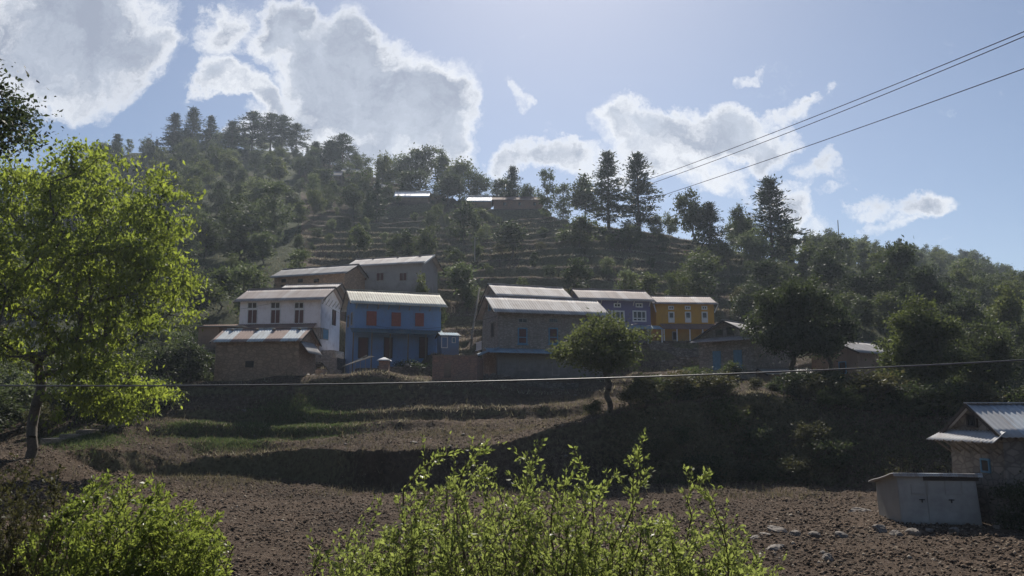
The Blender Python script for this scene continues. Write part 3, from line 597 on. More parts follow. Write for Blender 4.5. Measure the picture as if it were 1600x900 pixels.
def skeleton(tips, trunk_h, rng, step=.5, lean=(0, 0), rtip=.012, expo=2.3, up=.25, wob=.12):
    nodes = [np.array([0, 0, -.4])]; par = [-1]; n = max(3, int(trunk_h/step))
    for i in range(1, n+1):
        t = i/n; nodes.append(np.array([lean[0]*t*trunk_h+wob*math.sin(i*1.3), lean[1]*t*trunk_h+wob*math.cos(i*1.7), trunk_h*t])); par.append(i-1)
    P0 = np.zeros((60000, 3)); P0[:len(nodes)] = nodes; cnt = len(nodes)
    top = nodes[-1]; order = np.argsort(np.linalg.norm(tips-top*[1, 1, .75], axis=1))
    tipn = []
    for k in order:
        t = tips[k]; d = t-P0[2:cnt]; dist = np.linalg.norm(d, axis=1)
        cost = dist*(1+.9*np.clip(-(d[:, 2]/(dist+1e-6))+up, 0, 2))
        j = int(np.argmin(cost))+2; L = dist[j-2]; m = max(1, int(L/step)); a = P0[j].copy(); prev = j
        bend = np.array([0, 0, -.12*L])+rng.normal(size=3)*.06*L
        for q in range(1, m+1):
            s = q/m; p = a+(t-a)*s+bend*4*s*(1-s)*.5
            P0[cnt] = p; par.append(prev); prev = cnt; cnt += 1
        tipn.append(prev)
    par = np.array(par); w = np.zeros(cnt); w[tipn] += rtip**expo
    w = w+1e-9
    for i in range(cnt-1, 0, -1): w[par[i]] += w[i]
    r = np.maximum(w**(1/expo), rtip*.6); A = P0[par[1:]]; B = P0[1:cnt]
    return A, B, np.minimum(r[par[1:]], r[1:]*1.35), r[1:], P0[:cnt]
def make_tree_data(name, seed, H, cw, z0, ntips, nleaf, lsize, lobes=7, lmat='leaf_dark', bark='bark', spread=.55, trunk_frac=.55, lean=(0, 0), aspect=.55, droop=0.0, rtip=.015, flat=.8, env='lobed', lk=.85, clip=None, tops=1.0, step=None):
    """broadleaf tree: returns (trunk mesh, crown mesh)"""
    rng = np.random.default_rng(seed); tips = []
    if env == 'lobed':
        lob = []
        for i in range(lobes):
            a = rng.random()*6.28; rr = cw/2*rng.uniform(.15, .72); z = z0+(H-z0)*rng.uniform(.2, .8)
            q = 1-abs((z-z0)/(H-z0)-.45)*1.1; lob.append((math.cos(a)*rr*q, math.sin(a)*rr*q, z, cw*rng.uniform(.16, .30)*lk, (H-z0)*rng.uniform(.11, .22)*lk))
        lob.append((rng.normal()*.05*cw, rng.normal()*.05*cw, H-(H-z0)*.2, cw*.2, (H-z0)*.2)); lob.append((0, 0, (H+z0)/2, cw*.19, (H-z0)*.24))
        for i in range(ntips):
            l = lob[i % len(lob)]; v = rng.normal(size=3); v /= np.linalg.norm(v); v *= rng.uniform(.55, 1)
            tips.append((l[0]+v[0]*l[3], l[1]+v[1]*l[3], l[2]+v[2]*l[4]))
    else:
        while len(tips) < ntips:
            v = rng.uniform(-1, 1, 3); f = np.linalg.norm(v); t = (v[2]+1)/2
            if env == 'dome': lim = 1.0-.12*math.sin(v[0]*5+seed)*math.cos(v[1]*4)
            if env == 'column': lim = 1-.2*math.sin(v[2]*7+seed)
            if f < lim and (f > .35 or rng.random() < .3): tips.append((v[0]*cw/2, v[1]*cw/2, z0+(H-z0)*t))
    tips = np.array(tips)+np.array([lean[0], lean[1], 0])*H*.6
    if clip is not None: tips = tips[clip(tips)]
    A, B, ra, rb, _ = skeleton(tips, z0+(H-z0)*trunk_frac, rng, step or max(.25, H*.045), lean, rtip)
    V, Q = tubes(A, B, ra, rb); tm = mesh_np(name+'_trunk', V, Q, None, True); tm.materials.append(M[bark])
    k = rng.integers(0, len(tips), nleaf); sg = spread*np.array([1, 1, flat])
    C = tips[k]+rng.normal(size=(nleaf, 3))*sg*(.5+.8*rng.random((nleaf, 1)))
    out = C-tips.mean(0); out /= np.linalg.norm(out, axis=1, keepdims=True); U = out*.5+rng.normal(size=(nleaf, 3))*.7+np.array([0, 0, -droop])
    V, Q = leaf_quads(C, U, lsize, rng, aspect); cm = mesh_np(name+'_crown', V, Q); cm.materials.append(M[lmat])
    return tm, cm
def make_pine_data(name, seed, H, cw, z0, nbr, per, lsize, lmat='needle', open_=False):
    rng = np.random.default_rng(seed); A, B, ra, rb, C, U = [], [], [], [], [], []
    n = 14; pts = [np.array([.08*H/10*math.sin(i*.9+seed)*i/n, .08*H/10*math.cos(i*.7)*i/n, -.4+(H+.2)*i/n]) for i in range(n+1)]; R0 = H*.016
    for i in range(n): A.append(pts[i]); B.append(pts[i+1]); ra.append(R0*(1-i/n)+.02); rb.append(R0*(1-(i+1)/n)+.02)
    for b in range(nbr):
        t = (b+rng.random())/nbr; z = z0+(H-z0)*t**.9; env = (1-t)**.95*(1.05+.28*math.sin(t*30+seed))*(1.0 if t > .12 else .75) if not open_ else math.sin(math.pi*min(1, (t*.85+.18)))**.7*(.7+.5*rng.random())
        L = max(.25, cw/2*env*rng.uniform(.65, 1.15)); a = b*2.399+rng.normal()*.4; el = (.35 if t > .6 else .05)+rng.normal()*.22
        base = np.array([0, 0, z]); d = np.array([math.cos(a), math.sin(a), el])
        prev = base
        for q in range(1, 4):
            s = q/3; p = base+d*L*s+np.array([0, 0, -.18*L*s*s+.10*L*s**4]); A.append(prev); B.append(p); ra.append(.035*(1-s*.6)*H/12); rb.append(.03*(1-s*.7)*H/12); prev = p
        m = int(per*(.4+L/(cw/2))); s = rng.random(m)**.6
        c = base+d*L*s[:, None]+np.stack([0*s, 0*s, -.18*L*s*s+.1*L*s**4], 1)+rng.normal(size=(m, 3))*np.array([.26, .26, .11])*(H/12)*(.6+s[:, None]*.6)
        C.append(c); U.append(d*.7+rng.normal(size=(m, 3))*.6+np.array([0, 0, .25]))
    m = per; zt = H-rng.random(m)*H*.12; C.append(np.stack([rng.normal(size=m)*.12, rng.normal(size=m)*.12, zt], 1)); U.append(rng.normal(size=(m, 3))*.5+np.array([0, 0, .8]))
    V, Q = tubes(A, B, ra, rb); tm = mesh_np(name+'_trunk', V, Q, None, True); tm.materials.append(M['bark'])
    V, Q = leaf_quads(np.concatenate(C), np.concatenate(U), lsize, rng, .3); cm = mesh_np(name+'_crown', V, Q); cm.materials.append(M[lmat]); return tm, cm
def plant(name, data, loc, rz, sx, sz, label, cat, group=None, tn='trunk', cn='crown'):
    r = empty(name, loc, rz); r.scale = (sx, sx, sz); tag(r, label, cat, group)
    for nm, me in ((tn, data[0]), (cn, data[1])):
        if me is None: continue
        o = bpy.data.objects.new(nm, me); link(o); o.parent = r
    return r
PR = {'broad': [make_tree_data(f'broad{i}', 100+i, 10, 7.2, 1.6, 110, 5200, .36, 12, ('leaf_dark', 'leaf_mid', 'leaf_dark', 'leaf_mid', 'leaf_pale')[i], spread=.45) for i in range(5)],
      'column': [make_tree_data(f'column{i}', 130+i, 10, 4.4, .8, 90, 4600, .32, 6, ('leaf_dark', 'leaf_pale', 'leaf_mid')[i], spread=.38, env='column', trunk_frac=.8) for i in range(3)],
      'small': [make_tree_data(f'small{i}', 150+i, 5, 3.8, .9, 60, 2600, .24, 6, ('leaf_mid', 'leaf_dark', 'leaf_pale', 'leaf_mid')[i], spread=.3) for i in range(4)],
      'bush': [make_tree_data(f'bush{i}', 170+i, 2.6, 3.2, .1, 50, 2600, .17, 6, ('leaf_dark', 'leaf_mid', 'leaf_dull')[i], spread=.26, trunk_frac=.25) for i in range(3)],
      'pine': [make_pine_data(f'pine{i}', 190+i, 13, 6.2, 1.5, 96, 80, .40) for i in range(3)],
      'openpine': [make_pine_data(f'openpine{i}', 200+i, 12, 5.6, 4.2, 66, 70, .40, open_=True) for i in range(3)]}
BH = {'broad': (10, 7.2), 'column': (10, 4.4), 'small': (5, 3.8), 'bush': (2.6, 3.2), 'pine': (13, 6.2), 'openpine': (12, 5.6)}
NM = {'broad': 'broadleaf_tree', 'column': 'columnar_tree', 'small': 'small_tree', 'bush': 'bush', 'pine': 'pine_tree', 'openpine': 'tall_pine'}
CT_ = {'broad': 'tree', 'column': 'tree', 'small': 'tree', 'bush': 'bush', 'pine': 'pine', 'openpine': 'pine'}
def tree_px(kind, px, yb, yt, wpx, D, label, group=None, var=None, ground_it=True):
    """plant a tree whose foot shows at (px,yb) and top at yt"""
    p = P(px, yb, D); z = gz(p[0], p[1]) if ground_it else p[2]
    H = P(px, yt, D)[2]-z; bh, bw = BH[kind]; W = wpx/F*D; v = PR[kind][var if var is not None else random.randrange(len(PR[kind]))]
    return plant(NM[kind], v, (p[0], p[1], z-.1), random.random()*6.28, W/bw, max(.3, H/bh), label, CT_[kind], group)
OCC = []
def T(*a, **k):
    o = tree_px(*a, **k); OCC.append((o.location.x, o.location.y)); return o

# individually placed trees (px, foot, top, width, distance)
for i, (px, yt, w, lab) in enumerate([(180,210,24,'dark pine at the far left end of the hill crest'),(269,178,34,'bushy crest pine right of the bare tree'),(298,170,38,'tallest pine at the left of the hill crest'),
     (326,182,28,'slim crest pine just right of the tallest left pine'),(360,190,34,'low broad crest pine before the close-set pine row'),(392,176,40,'first tall pine of the close-set crest row'),(421,178,34,'second tall pine of the close-set crest row'),
     (439,181,30,'third pine of the crest row, thin trunk showing'),(461,194,30,'open thin pine ending the crest row'),(492,222,30,'short pine in the dip right of the crest row'),(515,220,28,'left pine of the crest group above the huts'),(535,210,34,'tallest pine of the crest group above the huts'),(555,238,26,'small pine right of the crest group above the huts')]):
    T('openpine' if px in (392,421,439,461,515,535) else 'pine', px, 262, yt, w*1.55, 300 if px < 480 else 262, lab, 'pines on the left hill crest')
# bare tree
tb = make_tree_data('bare', 77, 9, 6, 3, 70, 40, .2, 6, 'leaf_dull', 'bark_pale', rtip=.03); p = P(233, 215, 305)
plant('bare_tree', (tb[0], None), (p[0], p[1], gz(p[0], p[1])), 0, 1, 1.25, 'leafless pale tree on the left crest before the pines', 'tree')
for px, yt, w, D, k, lab in [(597,238,40,225,'broad','rounded tree at the left of the wooded centre crest'),(628,236,46,232,'broad','broad dark tree on the centre crest above the left bright roof'),(657,226,58,236,'broad','tallest rounded tree of the wooded centre crest'),
     (693,232,44,228,'broad','narrow topped tree on the centre crest between rounded ones'),(718,245,52,222,'broad','spreading tree on the right of the wooded centre crest'),(745,262,46,215,'broad','airy tree sloping down right of the centre crest'),(640,262,56,214,'broad','dark full tree in front of the centre crest, above the left bright roof'),
     (700,268,60,208,'broad','dark full tree between the two bright roofs'),(780,275,44,204,'broad','small round tree beside the ridge conifer'),(801,261,34,196,'pine','small conifer standing above the mud ridge house'),(825,285,36,190,'broad','low dark tree right of the ridge conifer'),
     (855,265,26,178,'column','slender two-lobed tree alone on the ridge'),(881,288,28,175,'column','short dark tree between the slender ridge tree and big pines'),(915,270,58,172,'broad','wide flat crowned tree left of the two big ridge pines'),
     (951,238,56,166,'pine','left of the two big dark pines on the ridge'),(998,242,62,163,'pine','right of the two big dark pines on the ridge'),(1030,332,30,164,'small','small shrubby tree at the foot of the right big pine'),(1047,330,24,170,'small','thin little tree right of the big pines'),
     (1083,294,62,150,'broad','tall ragged tree with a leaning top right of the terraces'),(1110,318,52,146,'pine','dark conifer beside the tall ragged tree'),(1158,318,40,150,'broad','narrow round headed tree left of the tall tiered pine'),(1204,280,74,148,'pine','tall wide tiered pine against the sky on the right'),
     (1180,350,50,140,'broad','dark bushy tree under the tall tiered pine'),(1130,372,56,140,'broad','bushy tree filling the gap under the ragged tree')]:
    T(k, px, {951:345,998:350}.get(px, yt+70), yt, w*(1.55 if k == 'pine' else 1.15), D, lab, 'trees on the skyline ridge')
for px, yb, yt, w, D, k, v, lab in [(375,405,310,62,148,'column',0,'dark rounded column of a tree on the left slope'),(426,382,284,44,160,'column',1,'tall pale tinted columnar tree on the left slope'),(410,420,360,50,140,'small',2,'pale bush-like tree between the two columns'),
     (320,420,340,60,150,'broad',1,'broad soft tree left of the dark column'),(560,385,350,40,150,'small',0,'small tree on the terraces left of centre'),(617,395,365,34,140,'small',1,'low round tree on the terrace above the grey house'),
     (725,375,314,48,160,'small',1,'dark tree on the terraces below the right bright roof'),(672,362,330,34,170,'small',1,'little dark tree below the left bright roof'),(753,362,325,34,172,'small',0,'small tree at the wall below the ridge mud house'),(742,365,335,24,165,'small',3,'thin tree beside the dark terrace tree'),
     (801,405,345,58,142,'small',1,'dark rounded tree in the middle of the terraces'),(906,408,335,76,142,'broad',3,'widest tree on the terraces below the big pines'),(985,400,348,60,148,'broad',3,'broad low tree on the terraces right of centre'),
     (667,395,358,40,135,'small',1,'round dark tree right of the grey house roof'),(637,388,360,36,140,'small',1,'round dark tree behind the grey house'),(725,475,408,66,112,'small',2,'pale green spreading tree right of the grey house'),(818,450,430,26,112,'small',3,'small tree peeking over the middle roof'),
     (898,455,404,54,112,'small',1,'dark small tree above the purple house roof'),(975,462,416,46,110,'small',2,'pale leafed tree behind the purple house'),(1013,462,424,44,112,'small',0,'soft green tree between the purple and yellow roofs'),(1060,470,418,32,108,'column',2,'upright green tree behind the yellow house'),
     (1090,475,400,50,112,'column',0,'taller dark tree at the right of the yellow house roof'),(1100,440,385,60,126,'broad',1,'soft broad tree above the yellow house'),(380,462,405,70,102,'small',2,'pale green bushy tree left of the long mud house'),(312,480,420,70,106,'broad',1,'dull green tree on the slope left of the white house'),
     (345,470,415,60,112,'small',0,'rounded tree behind the white house roof'),(658,462,424,26,99,'small',3,'sapling in front of the grey house end'),(685,520,470,30,92,'small',3,'thin green sapling right of the blue house'),(520,480,455,28,93,'small',2,'small green shrub between the white and blue houses'),
     (1345,535,462,60,98,'broad',0,'dark tree above the half hidden house roof'),(1385,540,455,60,100,'broad',3,'leafy tree right of the half hidden house roof'),(1325,525,455,60,104,'broad',1,'dull green tree behind the large dense tree'),(1170,505,440,50,104,'broad',0,'dark tree just right of the yellow house'),(1192,470,398,60,118,'broad',2,'dark tree under the tiered pine'),(1290,470,395,64,135,'broad',3,'full tree on the right hill shoulder'),(1420,540,440,60,100,'broad',0,'dark tree below the tall right tree'),(1500,560,455,70,92,'broad',2,'dense tree behind the near house trees'),(1215,560,500,50,80,'small',1,'small dark tree behind the gable house'),
     (1406,490,368,78,112,'broad',2,'tall dark tree rising over the right woods'),(1455,510,412,72,106,'broad',0,'dark round tree right of the tallest right tree'),(1340,470,372,60,215,'broad',1,'hazy green tree below the far ridge'),(1300,500,385,66,118,'broad',0,'dark tree behind the big shady tree'),
     (1262,480,378,64,128,'broad',3,'mid green tree on the slope right of the tiered pine'),(1225,490,410,60,120,'broad',0,'dark tree at the top left of the right woods'),(1350,500,420,64,112,'broad',2,'dark full tree in the middle of the right woods'),(1585,560,445,80,95,'broad',3,'leafy tree at the right edge of the picture'),
     (1530,560,470,76,92,'broad',1,'green spreading tree near the right edge'),(1490,520,450,50,120,'broad',0,'dim tree between the far hillside and the right edge trees')]:
    T(k, px, yb, yt, w*1.15, D, lab, 'trees around the village', var=v)

# near feature trees with their own meshes
def feature(name, px, yb, yt, wpx, D, label, seed, nleaf, lsize, lmat, z0f=.2, ntips=260, tz=0, bark='bark', **k):
    p = P(px, yb, D); z = gz(p[0], p[1]); H = P(px, yt, D)[2]-z; W = wpx/F*D
    d = make_tree_data(name, seed, H, W, H*z0f, ntips, nleaf, lsize, lmat=lmat, bark=bark, **k)
    OCC.append((p[0], p[1])); return plant('broadleaf_tree', d, (p[0], p[1], z-.05), 0, 1, 1, label, 'tree', 'large near trees')
feature('round', 952, 655, 494, 188, 58, 'round spreading tree standing on the bank in front of the stone house', 301, 24000, .20, 'leaf_mid', .36, 300, spread=.34, lobes=20, lean=(-.03, 0), rtip=.018, lk=.66)
feature('shady', 1243, 640, 432, 200, 68, 'large dense dark tree between the gable house and the half hidden house', 302, 34000, .23, 'leaf_dark', .2, 330, spread=.38, lobes=24, rtip=.018, lk=.66)
feature('shady2', 1300, 640, 455, 110, 71, 'dark tree with slim trunk right of the large dense tree', 303, 18000, .20, 'leaf_dark', .25, 220, spread=.38, lobes=16, rtip=.018, lk=.66)
feature('right1', 1452, 690, 456, 150, 62, 'big leafy dark tree above the metal shed', 304, 32000, .21, 'leaf_mid', .16, 330, spread=.38, lobes=24, rtip=.018, lk=.66)
feature('right2', 1545, 690, 500, 140, 64, 'dark leafy tree rising behind the near stone house', 305, 22000, .19, 'leaf_dark', .12, 240, spread=.38, lobes=16, rtip=.018, lk=.66)
feature('right3', 1392, 685, 580, 66, 60, 'small leafy tree between the dense tree and the big right tree', 306, 14000, .17, 'leaf_mid', .2, 160, spread=.34, lobes=12, rtip=.018, lk=.66)
# big bright tree at left
p = P(45, 714, 48); z = gz(p[0], p[1]); H = P(120, 222, 48)[2]-z
def env_cl(t): return np.ones(len(t), bool)
rngb = np.random.default_rng(9)
def big_tree():
    tips = []
    while len(tips) < 520:
        v = rngb.uniform(-1, 1, 3); f = np.linalg.norm(v)
        a = math.atan2(v[2], math.hypot(v[0], v[1])); lim = 1-.10*math.sin(7*a+2*math.atan2(v[1], v[0]))-.12*rngb.random()
        if f < lim and (f > .45 or rngb.random() < .35):
            z_ = H*.60+v[2]*H*.41
            w = 8.6 if v[2] > -.2 else 8.6*(1+(v[2]+.2)*.22)
            if v[2] < -.35 and v[0] < .25 and rngb.random() < .75: continue
            tips.append((.7+v[0]*w, v[1]*5.5, z_))
    for _ in range(60): q = rngb.random(); tips.append((2.6+4.2*q+rngb.normal()*.5, rngb.normal()*1.8, H*(.30-.17*rngb.random())))
    tips = np.array(tips)
    # keep the foliage thin at the lower left where limbs show
    A, B, ra, rb, _ = skeleton(tips, H*.42, rngb, .6, (.06, 0), .024, 2.35, up=.15, wob=.18)
    V, Q = tubes(A, B, ra*.8, rb*.8, 6); tm = mesh_np('big_trunk', V, Q, None, True); tm.materials.append(M['bark'])
    n = 52000; k = rngb.integers(0, len(tips), n); C = tips[k]+rngb.normal(size=(n, 3))*np.array([.50, .50, .30])*(.4+.9*rngb.random((n, 1)))
    U = rngb.normal(size=(n, 3))*.6+np.array([0, 0, -.75]); V, Q = leaf_quads(C, U, .27, rngb, .5)
    cm = mesh_np('big_crown', V, Q); cm.materials.append(M['leaf_maple']); return tm, cm
plant('broadleaf_tree', big_tree(), (p[0], p[1], z-.05), 0, 1, 1, 'huge sunlit yellow-green tree filling the left of the view', 'tree', 'large near trees')
# tree outside the left edge whose branches reach in
p = P(-190, 600, 19); z = gz(p[0], p[1]); Ht = P(0, 70, 19)[2]-z
d = make_tree_data('edge', 311, Ht, 8.2, Ht*.76, 240, 17000, .11, 12, 'leaf_dark', spread=.30, rtip=.01)
plant('broadleaf_tree', d, (p[0], p[1], z), 1.0, 1, 1, 'dark overhanging branches entering at the upper left edge', 'tree', 'large near trees')

# random fill: forest and terrace trees
occ = np.array(OCC).tolist()
ZONES = [(0, 480, 'in the dense woods of the left hillside'), (480, 800, 'on the slope under the centre crest'), (800, 1140, 'on the terraces under the big pines'), (1140, 1330, 'in the woods right of the terraces'), (1330, 1700, 'in the far right hill woods')]
KD = {'broad': ['dark full crowned tree', 'mid green rounded tree', 'dark uneven crowned tree', 'soft green bushy tree', 'pale dusty green tree'], 'column': ['narrow dark tree', 'narrow pale tree', 'narrow green tree'],
      'small': ['small green tree', 'small dark tree', 'small pale tree', 'small thin tree'], 'bush': ['low dark bush', 'low green bush', 'low dull brown-green bush'], 'pine': ['dark pine', 'dark pointed pine', 'dark layered pine'], 'openpine': ['tall thin pine']*3}
def band(py): return 'near the top' if py < 290 else ('half way up' if py < 370 else ('low down' if py < 470 else 'close above the village'))
def scatter(n, f, mind, tries=40000, seed=1):
    rg = random.Random(seed); c = 0
    for _ in range(tries):
        if c >= n: break
        px = rg.uniform(-60, 1660); D = math.sqrt(rg.uniform(56**2, 370**2)); x = (px-800)/F*D*1.01; y = D
        r = f(px, D, x, y, rg)
        if not r: continue
        md = r[3] if len(r) > 3 else mind
        if any((x-a)**2+(y-b)**2 < md*md for a, b in occ): continue
        if any(abs((x-q[0])*math.cos(q[2])+(y-q[1])*math.sin(q[2])) < q[3]+r[1]*.3 and abs(-(x-q[0])*math.sin(q[2])+(y-q[1])*math.cos(q[2])) < q[4]+r[1]*.3 for q in PADS): continue
        z = gz(x, y); qx, qy = proj(x, y, z); kind, W, Hh = r[0], r[1], r[2]; v = rg.randrange(len(PR[kind])); bh, bw = BH[kind]
        zn = next(t for a, b, t in ZONES if qx < b) if D > 92 else ('beside the village houses' if D > 70 else 'on the bank above the ploughed field')
        lab = f"{KD[kind][v]} {band(qy)} {zn}" if D > 92 else f"{KD[kind][v]} {zn}"
        plant(NM[kind], PR[kind][v], (x, y, z-.12), rg.random()*6.28, W/bw, Hh/bh, lab, CT_[kind], lab.split(' ', 1)[1] + ' group' if False else f"{NM[kind].replace('_',' ')}s {zn}")
        occ.append((x, y)); c += 1
    return c
def ridge_r(px): return np.interp(px, XS, [k[0] for k in KN[-1]])
def forest(px, D, x, y, rg):
    rr = ridge_r(px)
    if D < 98 or D > rr+6: return None
    if px < 470 or (px < 600 and D > 175) or (px < 770 and D > 205) or px > 1150:
        if px > 1150 and D > 230 and rg.random() < .3: return None
        h = rg.uniform(6, 10.5) if D > 130 else rg.uniform(4.5, 7.5)
        k = rg.choices(['broad', 'column', 'pine', 'small'], [6, 1.5, 6.0 if D > 265 and px < 600 else .8, 1])[0]
        if k == 'small': h = rg.uniform(4, 6)
        return (k, h*BH[k][1]/BH[k][0]*rg.uniform(.85, 1.25), h)
n1 = scatter(360, forest, 6.2, seed=3)
def terr(px, D, x, y, rg):
    rr = ridge_r(px)
    if D < 96 or D > rr-3 or px < 450 or px > 1160: return None
    if px > 560 and rg.random() < .72 and px > 780: return None
    k = rg.choice(['small', 'bush', 'bush', 'small']); h = rg.uniform(1.3, 2.6) if k == 'bush' else rg.uniform(2.4, 4.4)
    return (k, h*BH[k][1]/BH[k][0]*rg.uniform(.8, 1.2), h)
n2 = scatter(112, terr, 3.6, seed=4)
def under(px, D, x, y, rg):      # undergrowth in the woods
    if D > ridge_r(px)-1 or D < 84 or (330 < px < 1150) or rg.random() > .4: return None
    h = rg.uniform(1.8, 3.6); return ('bush', h*1.3, h)
n3 = scatter(170, under, 2.6, seed=5)
def bank(px, D, x, y, rg):       # the overgrown bank at right
    if px < 985: return None
    lo, hi = (53, 57.5) if px < 1230 else (52, 68)
    if not lo < D < hi: return None
    h = rg.uniform(1.2, 2.8)
    if 1300 < px < 1400 and D > 60: return None
    return ('bush', h*1.5, h, 1.15)
n4 = scatter(130, bank, 1.2, seed=6)
def leftb(px, D, x, y, rg):
    if px > 320 or not 57 < D < 98 or (px > 215 and D < 70): return None
    h = rg.uniform(1.8, 4.5); return ('bush' if h < 3 else 'small', h*1.1, h)
n5 = scatter(150, leftb, 1.9, seed=8)
print('scatter', n1, n2, n3, n4, n5)
for px, yb, w, h, D, v, lab in [(240,660,90,58,66,0,'dark round bush at the head of the stone steps'),(205,665,50,30,65,2,'dull low bush left of the dark round bush'),(1010,668,70,50,55,2,'dry brown-green bush on the bank right of the round tree'),(1060,640,90,50,57,2,'broad dry bush along the bank top'),
      (1130,640,90,45,57.5,2,'dry leafy bush near the bank top middle'),(925,650,40,26,56,1,'small green bush at the foot of the round tree'),(985,655,60,38,54,2,'pale leafed bush right of the round tree trunk'),(300,540,60,46,78,2,'dull tangled bush left of the mud shed'),(305,590,60,44,73,0,'dark bush at the left corner of the mud shed'),
      (632,575,44,34,75.5,0,'dark bush in front of the blue house'),(655,572,50,36,75.5,0,'wide dark bush under the blue house porch'),(1140,585,50,28,70,1,'small green bush under the gable house'),(1585,720,70,80,33.3,0,'dark climber bush covering the near house corner')]:
    p = P(px, yb, D); z = gz(p[0], p[1]); plant('bush', PR['bush'][v], (p[0], p[1], z-.1), random.random()*6, w/F*D/3.2, h/F*D/2.6, lab, 'bush', 'bushes among the houses and banks')

rb_ = random.Random(77)
for i in range(46):   # growth along the top and foot of the overgrown bank
    px = 1000+i*11.5+rb_.uniform(-8, 8)
    foot = i % 3 == 2; D = rb_.uniform(52.5, 54.5) if foot else rb_.uniform(57.0, 61.5)
    if 1350 < px and not foot: D = rb_.uniform(55, 59)
    if foot and px > 1330: continue
    x, y = (px-800)/F*D, D; z = gz(x, y); v = rb_.choice([0, 1, 2, 2]); h_ = rb_.uniform(1.3, 2.4) if foot else rb_.uniform(1.8, 3.4)
    if not foot and 1105 < px < 1335: h_ = rb_.uniform(.8, 1.3)
    plant('bush', PR['bush'][v], (x, y, z-.15), rb_.random()*6, h_*rb_.uniform(.4, .55), h_/2.6, ('tangled bush at the foot of the overgrown bank' if foot else 'bushy shrub crowning the overgrown bank')+(' below the gable house' if px < 1230 else ' under the big dark trees'), 'bush', 'shrubs of the overgrown bank '+('foot' if foot else 'top')+(' left' if px < 1230 else ' right'))

# ------------------------------------------------------------------ foreground shrubs
def shoots(name, tips_bases, rng, twig_len, nleafs, lsize, mat, twn=10, start=.35):
    A, B, ra, rb, C, U = [], [], [], [], [], []
    for tip, base in tips_bases:
        tip = np.array(tip); base = np.array(base); L = np.linalg.norm(tip-base); n = 9; side = rng.normal(size=3)*.11*L; pts = []
        for i in range(n+1):
            t = i/n; pts.append(base+(tip-base)*t+side*math.sin(math.pi*t)+np.array([0, 0, .10*L*math.sin(math.pi*t)])+rng.normal(size=3)*.012*L*(i not in (0, n)))
        pts = np.array(pts); r0 = .003+.0032*L
        for i in range(n): A.append(pts[i]); B.append(pts[i+1]); ra.append(r0*(1-i/n)+.0018); rb.append(r0*(1-(i+1)/n)+.0018)
        def along(t): q = min(n-1e-6, t*n); i = int(q); return pts[i]+(pts[i+1]-pts[i])*(q-i), pts[i+1]-pts[i]
        m = int(nleafs*L*.9)
        for t in start+(1-start)*rng.random(m)**.7:
            p, d = along(t); d = d/np.linalg.norm(d); s = rng.normal(size=3); s -= d*np.dot(s, d); C.append(p+s*.004); U.append(d*.8+s*.55+np.array([0, 0, .15]))
        for j in range(twn):
            t = start+(1-start)*(j+rng.random())/twn*.96; p, d = along(t); d = d/np.linalg.norm(d); s = rng.normal(size=3); s -= d*np.dot(s, d); s /= np.linalg.norm(s)
            l = twig_len*rng.uniform(.4, 1.2)*(1.12-t); e = p+(d*.6+s*.8+np.array([0, 0, .25]))*l
            A.append(p); B.append(e); ra.append(.0028); rb.append(.0012)
            for q in range(int(nleafs*l*1.3)+4):
                tt = rng.random()**.8; sd = rng.normal(size=3); C.append(p+(e-p)*tt+sd*.005); U.append((e-p)/l*.8+sd*.55)
    V, Q = tubes(A, B, ra, rb, 5); tm = mesh_np(name+'_stems', V, Q, None, True); tm.materials.append(M['twig'])
    V, Q = leaf_quads(np.array(C), np.array(U), lsize, rng, .48); cm = mesh_np(name+'_leaves', V, Q); cm.materials.append(M[mat]); print(name, len(C)); return tm, cm
def fg_shrub(name, label, envl, D0, D1, n, spikes, rng, bases, lsize, mat, twig=.3, nleafs=46, pw=1.4, twn=11, obn='leafy_shrub'):
    ex = [e[0] for e in envl]; ey = [e[1] for e in envl]; tb = []
    for i in range(n):
        px = rng.uniform(ex[0], ex[-1]); top = np.interp(px, ex, ey); py = top+(970-top)*rng.random()**pw*.95+8; D = rng.uniform(D0, D1); tip = P(px, py, D)
        b = bases[int(np.argmin([abs(tip[0]-q[0])+rng.random()*.5 for q in bases]))]; b = np.array([b[0]+rng.normal()*.12, b[1]+rng.normal()*.12]); tb.append((tip, (b[0], b[1], gz(b[0], b[1])-.05)))
    for px, py in spikes:
        D = rng.uniform(D0+.2, D1-.3); tip = P(px, py, D); b = bases[int(np.argmin([abs(tip[0]-q[0]) for q in bases]))]; tb.append((tip, (b[0], b[1], gz(b[0], b[1])-.05)))
    d = shoots(name, tb, rng, twig, nleafs, lsize, mat, twn)
    c = np.mean(np.array(bases), 0); zc = gz(c[0], c[1]); off = np.array([c[0], c[1], zc])
    for me in d: me.transform(__import__('mathutils').Matrix.Translation(-off))
    return plant(obn, d, tuple(off), 0, 1, 1, label, 'shrub', 'foreground shrubs', 'stem', 'foliage')
rs = np.random.default_rng(21)
fg_shrub('fgc', 'bright green open shrub with upright shoots in the bottom centre foreground', [(528,890),(570,815),(600,790),(640,790),(685,735),(720,722),(760,725),(800,715),(850,712),(880,735),(905,745),(930,800),(970,790),(1010,765),(1040,810),(1070,810),(1100,800),(1130,835),(1180,865),(1230,885)], 6.2, 8.2, 300,
   [(690,702),(712,700),(740,712),(790,692),(800,700),(851,684),(897,700),(1004,684),(998,700),(965,738),(1112,738),(1085,760),(600,772),(575,792),(1010,730),(830,706),(760,705),(945,765),(1145,815)], rs, [(-.9,7.2),(-.2,7.4),(.4,7.1),(.9,7.5),(1.6,7.2),(2.1,7.4),(-1.4,7.3)], .038, 'leaf_shrub', .46, 46, 1.0, 13)
